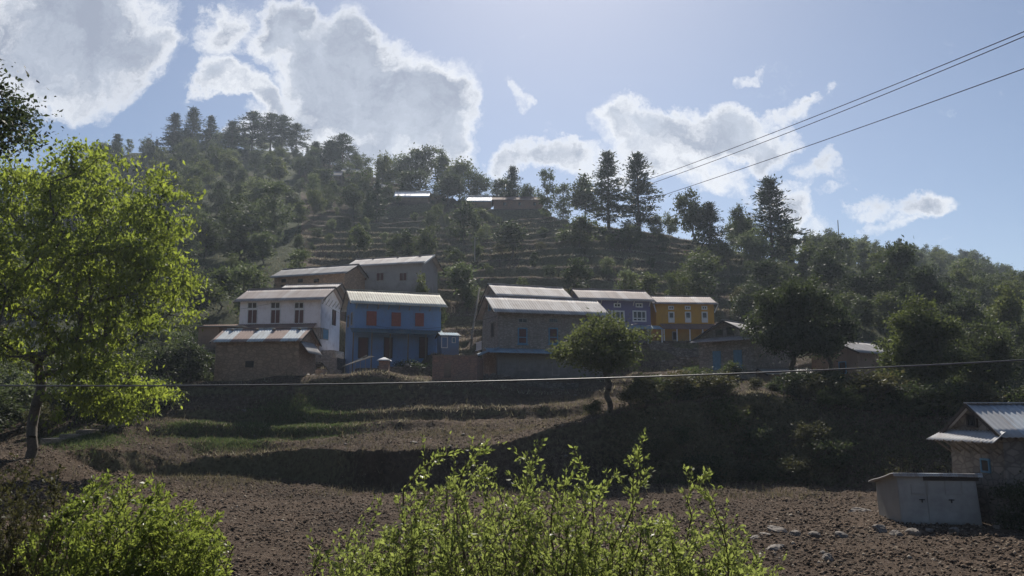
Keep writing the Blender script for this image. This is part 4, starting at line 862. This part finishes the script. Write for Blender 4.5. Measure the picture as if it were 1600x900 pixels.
fg_shrub('fgl', 'dense rounded bright green bush at the bottom left', [(85,850),(105,775),(140,740),(180,728),(230,738),(280,758),(330,792),(352,830),(362,880)], 8.3, 10.4, 330, [(352,800),(345,830),(165,738),(150,742),(240,745)], rs, [(-5.6,9.4),(-5.0,9.2),(-4.4,9.5)], .044, 'leaf_bush', .42, 48, .85, 12)
fg_shrub('fgd', 'dull dark bush in the bottom left corner behind the bright bush', [(-60,720),(0,715),(40,712),(80,722),(110,760),(125,830),(130,880)], 9.5, 11.5, 130, [(20,708),(60,712),(95,730)], rs, [(-7.6,10.4),(-7.0,10.5),(-6.4,10.6)], .045, 'leaf_dull', .34, 36, 1.0, 11)

# ------------------------------------------------------------------ field: clods, stones, grass
rc = np.random.default_rng(31)
n = 120000; Dd = 20+(60-20)*rc.random(n)**1.1; pxx = rc.uniform(-40, 1640, n); x = (pxx-800)/F*Dd*1.02; y = Dd; z = ground(x, y); s = (.014+.075*rc.random(n)**5)*(.7+.7*vnoise(x*.6, y*.6, 8))
th = rc.random(n)*6.28
base = np.array([(0,0,1),(1,0,.1),(.2,1,-.1),(-.9,.3,.1),(-.2,-1,.0),(.1,0,-.8)])
Vv = base[None]*(s[:, None, None]*(.6+.8*rc.random((n, 6, 3)))); c, sn = np.cos(th)[:, None], np.sin(th)[:, None]
Vx = Vv[..., 0]*c-Vv[..., 1]*sn+x[:, None]; Vy = Vv[..., 0]*sn+Vv[..., 1]*c+y[:, None]; Vz = Vv[..., 2]*.8+(z+s*.25)[:, None]
Tt = np.array([(0,1,2),(0,2,3),(0,3,4),(0,4,1),(5,2,1),(5,3,2),(5,4,3),(5,1,4)]); Tt = (Tt[None]+(np.arange(n)*6)[:, None, None]).reshape(-1, 3)
def clod_mat():
    m, nt, b = newmat('soil_clods'); g = N(nt, 'ShaderNodeNewGeometry')
    nt.links.new(ramp(nt, g.outputs['Random Per Island'], [(0, (.042,.03,.022)), (.7, (.12,.084,.06)), (.95, (.20,.152,.112)), (1, (.36,.31,.25))]), b.inputs['Base Color']); b.inputs['Roughness'].default_value = 1; b.inputs['Specular IOR Level'].default_value = .1; return m
M['clod'] = clod_mat()
o = mobj('soil_clods', mesh_np('soil_clods', np.stack([Vx, Vy, Vz], -1).reshape(-1, 3), None, Tt), M['clod']); tag(o, 'loose brown clods covering the ploughed field', 'soil', kind='stuff')
n = 9000; Dd = 21+36*rc.random(n); pxx = rc.uniform(-40, 1640, n); x = (pxx-800)/F*Dd; C = np.stack([x, Dd, ground(x, Dd)+.05], 1); kk = rc.normal(size=(n, 3))*np.array([1, 1, .25]); V, Q = leaf_quads(C, kk, .13, rc, .14)
M['straw'] = plain('straw', (.34,.28,.19), .8); o = mobj('straw', mesh_np('straw', V, Q), M['straw']); tag(o, 'broken straw and stubble scattered over the ploughed field', 'straw', kind='stuff')
def blades(name, x, y, h, w, mat, label, cat, rng, lean=.5):
    z = ground(x, y); n = len(x); a = rng.random(n)*6.28; b = np.stack([x, y, z-.02], 1); d = np.stack([rng.normal(size=n)*lean, rng.normal(size=n)*lean, np.ones(n)], 1)*h[:, None]; s = np.stack([np.cos(a), np.sin(a), 0*a], 1)*w[:, None]
    V = np.stack([b-s, b+s, b+d], 1).reshape(-1, 3); o = mobj(name, mesh_np(name, V, None, np.arange(n*3).reshape(-1, 3)), mat); tag(o, label, cat, kind='stuff')
def blademat(name, stops):
    m, nt, b = newmat(name); g = N(nt, 'ShaderNodeNewGeometry'); c = ramp(nt, g.outputs['Random Per Island'], stops); nt.links.new(c, b.inputs['Base Color']); b.inputs['Roughness'].default_value = .8
    t = N(nt, 'ShaderNodeBsdfTranslucent'); nt.links.new(c, t.inputs[0]); mx = N(nt, 'ShaderNodeMixShader'); mx.inputs[0].default_value = .4; nt.links.new(b.outputs[0], mx.inputs[1]); nt.links.new(t.outputs[0], mx.inputs[2]); nt.links.new(mx.outputs[0], nt.nodes['Material Output'].inputs[0]); return m
M['drygrass'] = blademat('dry_grass', [(0, (.07,.06,.035)), (.6, (.15,.13,.07)), (1, (.25,.22,.13))])
M['lipgrass'] = blademat('terrace_lip_grass', [(0, (.14,.12,.08)), (.6, (.27,.24,.16)), (1, (.40,.36,.26))])
M['grass'] = blademat('green_grass', [(0, (.05,.08,.025)), (.6, (.11,.15,.05)), (1, (.18,.22,.08))])
n = 120000; Dd = 46+(175-46)*rc.random(n)**1.3; pxx = rc.uniform(60, 1500, n); x = (pxx-800)/F*Dd; y = Dd
z = ground(x, y); z2 = ground(x*(1+.5/Dd), y+.5); z1 = ground(x*(1-.5/Dd), y-.5); st = np.abs(z2-z1); nn = fbm(x*.15, y*.15, 3, 91)
keep = rc.random(n) < np.clip(.10+st*.9+nn*.5, 0, 1); x, y = x[keep], y[keep]
blades('dry_grass', x, y, .12+.30*rc.random(len(x))*(1+y/150), .012+.00022*y, M['drygrass'], 'dry grass and weeds on the terrace edges and banks', 'grass', rc)
n = 420000; Dd = 57+(175-57)*rc.random(n); pxx = rc.uniform(300, 1200, n); x = (pxx-800)/F*Dd; y = Dd
za = ground(x, y, detail=False); zb = ground(x*(1-.9/Dd), y-.9, detail=False); zc_ = ground(x*(1+.9/Dd), y+.9, detail=False)
kp = (za-zb > .5) & (zc_-za < .36) & (rc.random(n) < np.clip(.35+1.3*fbm(x*.12, y*.12, 3, 93), 0, .9)); x, y = x[kp], y[kp]
blades('lip_grass', x, y, .08+.20*rc.random(len(x))*(1+y/200), .015+.0005*y, M['lipgrass'], 'pale dry grass fringing the terrace lips', 'grass', rc); print('lip', len(x))
n = 90000; pxx = rc.uniform(230, 1000, n); Dd = rc.uniform(49, 72, n); x = (pxx-800)/F*Dd; y = Dd; kp = rc.random(n) < np.clip(.05+1.5*fbm(x*.16+3, y*.3, 4, 95), 0, .9); x, y = x[kp], y[kp]
blades('weed_grass', x, y, .06+.20*rc.random(len(x))**2, np.full(len(x), .02), M['drygrass'], 'sparse weeds tufting the lower terraces', 'grass', rc, .7)
gx, gy = [], []
for cx, cy, rx, ry, m in ((430,664,70,10,9000),(460,672,90,12,9000),(360,692,60,8,6000),(470,638,60,7,3000),(1105,577,40,6,5000),(130,688,70,14,6000),(300,672,50,10,3000),(500,655,80,8,4000)):
    for _ in range(1):
        a = rc.normal(size=(m, 2))*.5; px_ = cx+a[:, 0]*rx; py_ = cy+a[:, 1]*ry
        # march each view ray down to the ground
        D = np.full(m, 50.0); hit = np.zeros(m, bool)
        for D_ in np.arange(50, 95, .5):
            xc = (px_-800)/F; yc = (450-py_)/F; k = D_/(CT-yc*ST); zz = CZ+(ST+yc*CT)*k; gd = ground(xc*k, np.full(m, D_)); new = (gd >= zz) & ~hit; D[new] = D_; hit |= new
        xc = (px_-800)/F; yc = (450-py_)/F; k = D/(CT-yc*ST); gx.append((xc*k)[hit]); gy.append((D+rc.normal(size=m)*.6)[hit])
gx = np.concatenate(gx); gy = np.concatenate(gy); blades('green_grass', gx, gy, .1+.16*rc.random(len(gx)), np.full(len(gx), .022), M['grass'], 'patches of green grass and young crop on the lower terraces', 'grass', rc)
# undergrowth weeds covering the steep bank at right: fine leaf litter of bushes and creepers
n = 60000; Dd = rc.uniform(50, 62, n); pxx = 940+620*rc.random(n); x = (pxx-800)/F*Dd; y = Dd; z = ground(x, y); z2 = ground(x, y+.5); kp = (np.abs(z2-z) > .22) & (rc.random(n) < .9); x, y, z = x[kp], y[kp], z[kp]; m = len(x)
C = np.stack([x, y, z+rc.random(m)*.35], 1); V, Q = leaf_quads(C, rc.normal(size=(m, 3))+np.array([0, -.5, 0]), .15, rc, .6)
o = mobj('creepers', mesh_np('creepers', V, Q), M['leaf_dull']); tag(o, 'tangled creepers and weeds covering the steep bank', 'creepers', kind='stuff')

def rock(name, px, py, D, sz, label, group, seed, flat=.6):
    import bmesh
    bm = bmesh.new(); bmesh.ops.create_icosphere(bm, subdivisions=3, radius=1); r = random.Random(seed); ax = [r.uniform(.7, 1.3) for _ in range(3)]; ks = [(r.gauss(0, 1), r.gauss(0, 1), r.gauss(0, 1), r.uniform(.45, .9)) for _ in range(9)]
    for v in bm.verts:
        d = v.co.normalized(); q = 1.0
        for a, b, c, l in ks:
            nn = math.sqrt(a*a+b*b+c*c); dd = (d.x*a+d.y*b+d.z*c)/nn
            if dd > l: q = min(q, l/dd)
        q += .05*math.sin(d.x*9+seed)*math.cos(d.y*11)+.04*math.sin(d.y*17+d.z*13)+.03*math.sin(d.x*29+d.z*23); v.co = (d.x*q*ax[0], d.y*q*ax[1], d.z*q*ax[2]*flat)
    me = bpy.data.meshes.new(name); bm.to_mesh(me); bm.free(); me.materials.append(M['rock']); p = P(px, py, D); o = bpy.data.objects.new(name, me); link(o); o.scale = (sz,)*3; o.location = (p[0], p[1], gz(p[0], p[1])+sz*.12); o.rotation_euler = (r.uniform(-.2, .2), r.uniform(-.2, .2), r.random()*6); tag(o, label, 'rock', group); return o
RF = 'stones lying in the ploughed field'
for i, (px, py, sz, lab) in enumerate([(1213,826,.42,'tallest pale stone in the field row left of the shed'),(1195,830,.3,'small stone left of the tallest field stone'),(1240,830,.34,'stone right of the tallest field stone'),(1272,832,.36,'flat stone in the middle of the field row'),(1312,832,.34,'grey stone at the right of the field row'),(1212,850,.42,'dark lump of earth and rock in front of the field row'),
     (1295,866,.42,'flat stone lying alone nearest the viewer on the right'),(1285,858,.22,'little stone leaning on the flat lone stone'),(950,815,.3,'dark stone seen between the shrub shoots'),(975,822,.35,'pale flat stone beside the dark one behind the shrub'),(1180,836,.25,'small pebble-like stone at the left end of the field row'),(530,845,.14,'single pale stone in the open left field'),
     (1375,826,.36,'pale boulder under the left corner of the metal shed'),(1400,830,.34,'boulder under the metal shed, second from its left corner'),(1425,830,.36,'rounded boulder below the shed doors'),(1452,828,.26,'low stone under the middle of the shed'),(1490,828,.22,'small stone under the right shed door'),(1345,775,.45,'dark rubble stone behind the shed left wall'),(1340,765,.4,'upper dark rubble stone behind the shed'),(1560,826,.24,'stone at the foot of the near stone house')]):
    D = CZ*F/(py-640) if py > 790 else 41; rock('rock', px, py, min(D, 40)*(.995), sz*min(D, 40)/38, lab, RF, i+1)
RB = 'rubble stones between the mud shed and blue house'
for i, (px, py, sz) in enumerate([(480,578,.45),(492,584,.4),(503,577,.5),(512,584,.4),(470,586,.35),(520,590,.4),(484,592,.3)]):
    rock('rubble_stone', px, py, 73+i*.3, sz, ['round', 'flat', 'tall', 'dark', 'small', 'broad', 'lowest'][i]+' rubble stone in the heap right of the mud shed', RB, 40+i)
RT = 'stones on the terrace edges'
for i in range(40):
    px = rc.uniform(330, 1000); D = rc.uniform(50, 76); p = P(px, 640, D); rock('terrace_stone', px, 640, D, rc.uniform(.08, .26), 'scattered pale stone on the '+('lower' if D < 60 else 'middle' if D < 68 else 'upper')+' terraces '+('below the mud shed' if px < 520 else 'below the blue house' if px < 740 else 'below the stone house'), RT, 60+i)

# stone retaining walls in front of houses
def drywall(pts, hgt, label, mat='stone_dark', th=.6, name='stone_wall', capm=None):
    """pts: (px, D); wall follows them, top at base z + hgt; ragged top"""
    W = [P(a, 640, d) for a, d in pts]; root = empty(name, (W[0][0], W[0][1], gz(W[0][0], W[0][1]))); tag(root, label, 'wall', 'dry stone retaining walls'); o0 = np.array(root.location); mb = MB(); rg = random.Random(len(label)); cp = MB()
    for a, b in zip(W[:-1], W[1:]):
        L = math.hypot(b[0]-a[0], b[1]-a[1]); n = max(1, int(L/.55)); ux, uy = (b[0]-a[0])/L, (b[1]-a[1])/L; nx, ny = -uy*th, ux*th
        for i in range(n):
            t0, t1 = i/n, (i+1)/n-.004; x0, y0 = a[0]+(b[0]-a[0])*t0, a[1]+(b[1]-a[1])*t0; x1, y1 = a[0]+(b[0]-a[0])*t1, a[1]+(b[1]-a[1])*t1
            z0 = min(gz(x0, y0), gz(x1, y1))-.8; zt = (hgt if hgt > 50 else 0) or gz((x0+x1)/2, (y0+y1)/2)+hgt; zt += rg.uniform(-.08, .08); j = rg.uniform(-.04, .04)
            q = [(x0+nx*j-o0[0], y0+ny*j-o0[1]), (x1+nx*j-o0[0], y1+ny*j-o0[1]), (x1+nx-o0[0], y1+ny-o0[1]), (x0+nx-o0[0], y0+ny-o0[1])]
            mb.hexa([(u, v, z0-o0[2]) for u, v in q], [(u, v, zt-o0[2]) for u, v in q])
            if rg.random() < .6: s = rg.uniform(.1, .22); cx, cy = (q[0][0]+q[2][0])/2, (q[0][1]+q[2][1])/2; cp.hexa([(cx-s, cy-s, zt-o0[2]+.002), (cx+s, cy-s*.8, zt-o0[2]+.002), (cx+s, cy+s, zt-o0[2]+.002), (cx-s, cy+s*.7, zt-o0[2]+.002)], [(cx-s*.7, cy-s*.6, zt-o0[2]+s*.7), (cx+s*.8, cy-s*.6, zt-o0[2]+s*.8), (cx+s*.6, cy+s*.7, zt-o0[2]+s*.7), (cx-s*.7, cy+s*.7, zt-o0[2]+s*.6)])
    mb.build('masonry', M[mat], root); cp.build('cap_stones', M['rock'], root)
drywall([(1018, 87.5), (1060, 87.8), (1105, 88.2), (1135, 89)], .9, 'tall dry stone retaining wall under the yellow house')
drywall([(1035, 83), (1075, 83), (1120, 83.5)], .9, 'lower dry stone wall two steps below the yellow house')
drywall([(588, 74.0), (640, 74.3), (672, 74.6)], 1.0, 'dark stone wall in front of the blue house terrace')
drywall([(470, 76.5), (500, 76.8), (532, 77.5)], 1.1, 'grey stone wall right of the mud shed', 'stone')
drywall([(755, 71.3), (830, 71.6), (905, 72.2)], .5, 'low stone ledge along the foot of the large stone house', 'stone_dark')
drywall([(880, 82), (905, 83.4)], .8, 'short wall stub between stone and purple houses')
# steps at left
root = None
for i, (a, b, yy, D) in enumerate([(62, 92, 698, 53.5), (92, 118, 689, 55), (118, 142, 679, 56.5), (142, 164, 668, 58), (164, 186, 657, 59.5), (186, 206, 646, 61)]):
    pa, pb = P(a, yy, D), P(b, yy, D)
    if root is None: root = empty('stone_steps', pa); tag(root, 'grey stone steps climbing the bank behind the big left tree', 'steps'); o0 = pa
    g0 = gz((pa[0]+pb[0])/2, D); zt = min(max(pa[2], g0+.35), g0+.95); m = MB(); m.box(pa[0]-o0[0], pb[0]-o0[0]-.01, D-o0[1], D-o0[1]+2.1, g0-o0[2]-1.0, zt-o0[2]); m.build('step', M['stone'], root, .03)

# pillar with cap
p = P(600, 588, 71.5); z = gz(p[0], p[1]); r = empty('gate_pillar', (p[0], p[1], z)); tag(r, 'short stone pillar with white pointed cap below the blue house', 'pillar'); hz = P(600, 564, 71.5)[2]-z
m = MB(); m.box(-.42, .42, -.4, .4, -.3, hz); m.build('shaft', M['brick'], r, .02); m = MB(); m.hexa([(-.6,-.55,hz+.003),(.6,-.55,hz+.003),(.6,.55,hz+.003),(-.6,.55,hz+.003)], [(-.52,-.5,hz+.1),(.52,-.5,hz+.1),(.52,.5,hz+.1),(-.52,.5,hz+.1)]); m.hexa([(-.5,-.48,hz+.103),(.5,-.48,hz+.103),(.5,.48,hz+.103),(-.5,.48,hz+.103)], [(-.06,-.06,hz+.33),(.06,-.06,hz+.33),(.06,.06,hz+.33),(-.06,.06,hz+.33)]); m.build('cap', M['cap'], r)
# pole rack
p = P(558, 578, 72.5); z = gz(p[0], p[1]); r = empty('pole_rack', (p[0], p[1], z)); tag(r, 'rough rack of leaning pale wooden poles left of the pillar', 'rack')
for i in range(6): x = -1.15+i*.46; m = MB(); m.bar((x, 0, -.2), (x+.05, .1, 1.0+.18*i), .06, n=6); m.build('post', M['wood_grey'], r)
for i in range(6): m = MB(); a = random.uniform(-.1, .1); m.bar((-1.3+i*.12, -.1+i*.15, .75+i*.07), (1.5-i*.15, .1+i*.1, 1.75+a), .06, n=6); m.build('rail', M['wood_grey'], r)
m = MB(); m.bar((-1.25, -.05, .12), (1.2, -.05, .15), .06, n=6); m.build('rail', M['wood_grey'], r)

# washing line
pa, pb = P(1205, 592, 69.5), P(1285, 594, 70); r = empty('washing_line', pa); tag(r, 'washing line strung before the blue doored house', 'washing line')
m = MB(); m.tube([np.array(pa)-pa+(pb-pa)*t+np.array([0, 0, -.2*math.sin(math.pi*t)]) for t in np.linspace(0, 1, 9)], .012); m.build('line', M['wire'], r)
for q in (pa, pb): m = MB(); g0 = gz(q[0], q[1]); m.bar((q[0]-pa[0], q[1]-pa[1], g0-pa[2]-.2), (q[0]-pa[0], q[1]-pa[1], .06), .08, n=6); m.build('post', M['wood'], r)
for i, (t, c, w, lab) in enumerate([(.2, (.5,.52,.56), .5, 'pale cloth'), (.38, (.12,.16,.4), .5, 'blue cloth'), (.48, (.45,.05,.04), .4, 'red cloth'), (.62, (.5,.5,.52), .45, 'white cloth')]):
    q = pa+(pb-pa)*t+np.array([0, -.02, -.2*math.sin(math.pi*t)]); V = []; Qd = []; nx_, nz_ = 9, 7
    for b_ in range(nz_):
        for a_ in range(nx_): V.append((w*(a_/(nx_-1)-.5), .04*math.sin(a_*1.6+i)*(b_/nz_), -.85*b_/(nz_-1)))
    for b_ in range(nz_-1):
        for a_ in range(nx_-1): k_ = b_*nx_+a_; Qd.append((k_, k_+1, k_+nx_+1, k_+nx_))
    o = mobj('hanging_cloth', mesh_np('hanging_cloth', V, Qd, None, True), plain('cloth_'+lab.split()[0], c, .9, var=.1)); o.location = tuple(q); tag(o, lab+' hanging on the washing line', 'cloth', 'clothes drying on the line'); o.modifiers.new('t', 'SOLIDIFY').thickness = .01

# ------------------------------------------------------------------ poles and wires
def wire(name, pix, r, label, cat, mat='wire', group=None, sub=60):
    """pix: (px,py,D) control points, smooth curve"""
    pts = np.array([P(*q) for q in pix]); n = len(pts); t = np.zeros(n)
    for i in range(1, n): t[i] = t[i-1]+np.linalg.norm(pts[i]-pts[i-1])
    T_ = np.linspace(0, t[-1], sub); c = np.stack([np.polyval(np.polyfit(t, pts[:, k], min(2, n-1)), T_) for k in range(3)], 1)
    A, B = c[:-1]-c[0], c[1:]-c[0]; V, Q = tubes(A, B, [r]*(sub-1), [r]*(sub-1), 8); o = mobj(name, mesh_np(name, V, Q, None, True), M[mat]); o.location = tuple(c[0]); tag(o, label, cat, group); return c
wire('service_cable', [(-260, 599, 13), (0, 602.5, 13), (400, 603, 13), (700, 598, 13), (1000, 589, 13), (1300, 576, 13), (1600, 562, 13), (1900, 545, 13)], .0125, 'pale cable crossing the whole view in front of the houses', 'cable', 'cable')
PW = 'power lines climbing to the upper right'
wire('power_line', [(1760, -18, 36), (1600, 50, 42), (1330, 160, 60), (1060, 262, 86), (860, 335, 118), (742, 372, 140)], .03, 'uppermost of the three power lines at the upper right', 'wire', group=PW)
wire('power_line', [(1760, -10, 36.5), (1600, 57, 42.5), (1330, 168, 60.5), (1060, 270, 86.5), (860, 342, 118.5), (740, 376, 140)], .03, 'middle power line, just under the uppermost one', 'wire', group=PW)
wire('power_line', [(1760, 50, 36), (1600, 105, 42), (1350, 198, 60), (1060, 297, 86), (860, 362, 118), (744, 397, 140)], .03, 'lowest of the three power lines at the upper right', 'wire', group=PW)
wire('hill_wire', [(790, 334, 168), (850, 340, 168), (905, 334, 167)], .03, 'short sagging wire on the ridge left of the big pines', 'wire')
wire('house_wire', [(515, 478, 86), (560, 500, 80), (640, 520, 79), (690, 512, 78), (775, 492, 74)], .014, 'sagging wire strung across the blue house front', 'wire')
wire('house_wire', [(716, 530, 79), (745, 515, 76), (775, 495, 74)], .02, 'short pale wire from the outhouse up to the stone house eave', 'wire', 'cable')
wire('house_wire', [(250, 500, 84), (380, 485, 84), (470, 462, 88), (540, 445, 96)], .012, 'thin wire slanting over the white house front', 'wire')
def pole(px, yt, D, label, dx=0.0, arm=True, r=.1):
    p = P(px, yt, D); z = gz(p[0], p[1]); e = empty('utility_pole', (p[0], p[1], z)); tag(e, label, 'pole', 'utility poles'); h_ = p[2]-z
    V, Q = tubes([(dx, 0, -.4)], [(0, 0, h_)], [r*1.25], [r*.8], 10); mobj('pole_shaft', mesh_np('pole_shaft', V, Q, None, True), M['wood_grey'], e)
    if arm:
        m = MB(); m.bar((-.6, -.1, h_-.3), (.6, -.1, h_-.3), .09); c = m.build('cross_arm', M['wood'], e)
        for x in (-.5, 0, .5): m = MB(); m.bar((x, -.1, h_-.24), (x, -.1, h_-.08), .07, n=8); m.build('insulator', M['white_wood'], c)
pole(742, 371, 140, 'thin pole on the terraces where the power lines end')
pole(749, 452, 92, 'leaning pale pole right of the pale green spreading tree', dx=-.9, arm=False, r=.11)
pole(1309, 344, 165, 'slim pole among the trees of the right ridge', arm=False)

# ------------------------------------------------------------------ air
m = bpy.data.materials.new('thin_haze'); m.use_nodes = True; nt = m.node_tree; nt.nodes.clear(); out = N(nt, 'ShaderNodeOutputMaterial'); pv = N(nt, 'ShaderNodeVolumePrincipled')
pv.inputs['Color'].default_value = (.72, .83, 1, 1); pv.inputs['Density'].default_value = .00024; pv.inputs['Anisotropy'].default_value = .45; nt.links.new(pv.outputs[0], out.inputs['Volume'])
mb = MB(); mb.box(-5200, 5200, -5200, 5200, -64, 135); hz_ = mb.build('haze', m); tag(hz_, kind='stuff')

# ------------------------------------------------------------------ sky, sun
SUN_EL, SUN_AZ = rad(43), rad(3)     # azimuth measured from +Y towards +X
w = bpy.data.worlds.new('World'); scene.world = w; w.use_nodes = True; nt = w.node_tree; nt.nodes.clear()
out = N(nt, 'ShaderNodeOutputWorld'); bg = N(nt, 'ShaderNodeBackground'); nt.links.new(bg.outputs[0], out.inputs[0]); bg.inputs[1].default_value = .064
sky = N(nt, 'ShaderNodeTexSky', sky_type='NISHITA'); sky.sun_disc = False; sky.sun_elevation = SUN_EL; sky.sun_rotation = SUN_AZ; sky.altitude = 1500; sky.air_density = 1.0; sky.dust_density = 2.0; sky.ozone_density = 2.0
tc = N(nt, 'ShaderNodeTexCoord'); sp = N(nt, 'ShaderNodeSeparateXYZ'); nt.links.new(tc.outputs['Generated'], sp.inputs[0])
def mth(op, a, b=None, c=None, clamp=False):
    n = N(nt, 'ShaderNodeMath', operation=op); n.use_clamp = clamp
    for i, v in enumerate((a, b, c)):
        if v is None: continue
        if isinstance(v, (int, float)): n.inputs[i].default_value = v
        else: nt.links.new(v, n.inputs[i])
    return n.outputs[0]
yy = mth('MAXIMUM', sp.outputs[1], .02); u = mth('DIVIDE', sp.outputs[0], yy); v = mth('DIVIDE', sp.outputs[2], yy)
uv = N(nt, 'ShaderNodeCombineXYZ'); nt.links.new(u, uv.inputs[0]); nt.links.new(v, uv.inputs[1])
dn = noise(nt, uv.outputs[0], 5.5, 9, .62); sb = N(nt, 'ShaderNodeVectorMath', operation='SUBTRACT'); nt.links.new(dn.outputs['Color'], sb.inputs[0]); sb.inputs[1].default_value = (.5, .5, .5)
sc = N(nt, 'ShaderNodeVectorMath', operation='SCALE'); nt.links.new(sb.outputs[0], sc.inputs[0]); sc.inputs['Scale'].default_value = .20
ad = N(nt, 'ShaderNodeVectorMath', operation='ADD'); nt.links.new(uv.outputs[0], ad.inputs[0]); nt.links.new(sc.outputs[0], ad.inputs[1]); UVD = ad.outputs[0]
def uvpix(px, py): p = P(px, py, 1.0); return p[0], p[2]-CZ
CL = [(95,55,185,115,0,1.0),(60,130,110,50,0,.8),(215,60,60,95,-20,.85),
      (350,25,62,62,30,.7),(345,110,60,34,-30,.75),(400,150,85,28,-40,.75),(440,40,70,75,0,1.0),(545,120,125,110,-25,1.15),(620,170,115,100,-30,1.1),(470,200,110,55,0,.9),(690,210,60,62,-40,.9),(580,235,130,60,0,.9),
      (965,185,52,48,0,.85),(1040,205,110,58,0,.95),(1135,195,85,48,0,.95),(850,240,110,26,8,.7),(1000,250,170,34,0,.75),(1200,215,60,48,0,.7),(1235,160,60,20,15,.55),(1120,270,80,40,0,.7),
      (1245,320,60,50,-30,.72),(1270,360,60,30,0,.65),(1300,262,50,36,-20,.62),(1320,310,26,14,0,.5),(1422,325,66,34,12,.8),(1390,365,60,18,20,.6),(1172,103,24,14,30,.55),(806,158,14,26,20,.45),(1270,145,22,12,0,.5)]
dens = None
for cx, cy, rx, ry, rot, stg in CL:
    mp = N(nt, 'ShaderNodeMapping', vector_type='TEXTURE'); cu, cv = uvpix(cx, cy); mp.inputs['Location'].default_value = (cu, cv, 0); mp.inputs['Rotation'].default_value = (0, 0, rad(rot)); mp.inputs['Scale'].default_value = (rx/F*1.05, ry/F*1.05, 1)
    nt.links.new(UVD, mp.inputs[0]); sx_ = N(nt, 'ShaderNodeSeparateXYZ'); nt.links.new(mp.outputs[0], sx_.inputs[0])
    q = mth('ADD', mth('MULTIPLY', sx_.outputs[0], sx_.outputs[0]), mth('MULTIPLY', sx_.outputs[1], sx_.outputs[1])); e = mth('MULTIPLY', mth('SUBTRACT', 1.0, mth('MULTIPLY', q, .62), None, True), stg)
    dens = e if dens is None else mth('SMOOTH_MAX', dens, e, .15)
fn = noise(nt, UVD, 16, 12, .66); dens = mth('ADD', dens, mth('MULTIPLY', mth('SUBTRACT', fn.outputs[0], .5), 1.25))
mask = N(nt, 'ShaderNodeMapRange', interpolation_type='SMOOTHSTEP'); nt.links.new(dens, mask.inputs[0]); mask.inputs[1].default_value = .25; mask.inputs[2].default_value = .68
thick = N(nt, 'ShaderNodeMapRange', interpolation_type='SMOOTHSTEP'); n4_ = noise(nt, UVD, 5, 5, .5); nt.links.new(mth('ADD', dens, mth('MULTIPLY', mth('SUBTRACT', n4_.outputs[0], .5), .6)), thick.inputs[0]); thick.inputs[1].default_value = .50; thick.inputs[2].default_value = .88
n6_ = noise(nt, UVD, 11, 9, .62)
inner = ramp(nt, n6_.outputs[0], [(.36, (.33,.37,.46)), (.64, (.54,.59,.68))]); isc = mixc(nt, 1.0, inner, (12., 12., 12.), 'MULTIPLY')
cc = mixc(nt, thick.outputs[0], (10.2, 10.4, 10.8), isc)
fin = mixc(nt, mth('MULTIPLY', mask.outputs[0], .93), sky.outputs[0], cc); nt.links.new(fin, bg.inputs[0])
sd = bpy.data.lights.new('sun', 'SUN'); sd.energy = 5.0; sd.angle = rad(.53); sd.color = (1, .94, .84); so = bpy.data.objects.new('sun', sd); link(so)
import mathutils
dvec = mathutils.Vector((math.sin(SUN_AZ)*math.cos(SUN_EL), math.cos(SUN_AZ)*math.cos(SUN_EL), math.sin(SUN_EL))); so.rotation_euler = dvec.to_track_quat('Z', 'Y').to_euler()
vs = scene.view_settings; vs.view_transform = 'Standard'; vs.look = 'None'; vs.gamma = 1; vs.exposure = .42; vs.use_curve_mapping = False
print('objects', len(bpy.data.objects))
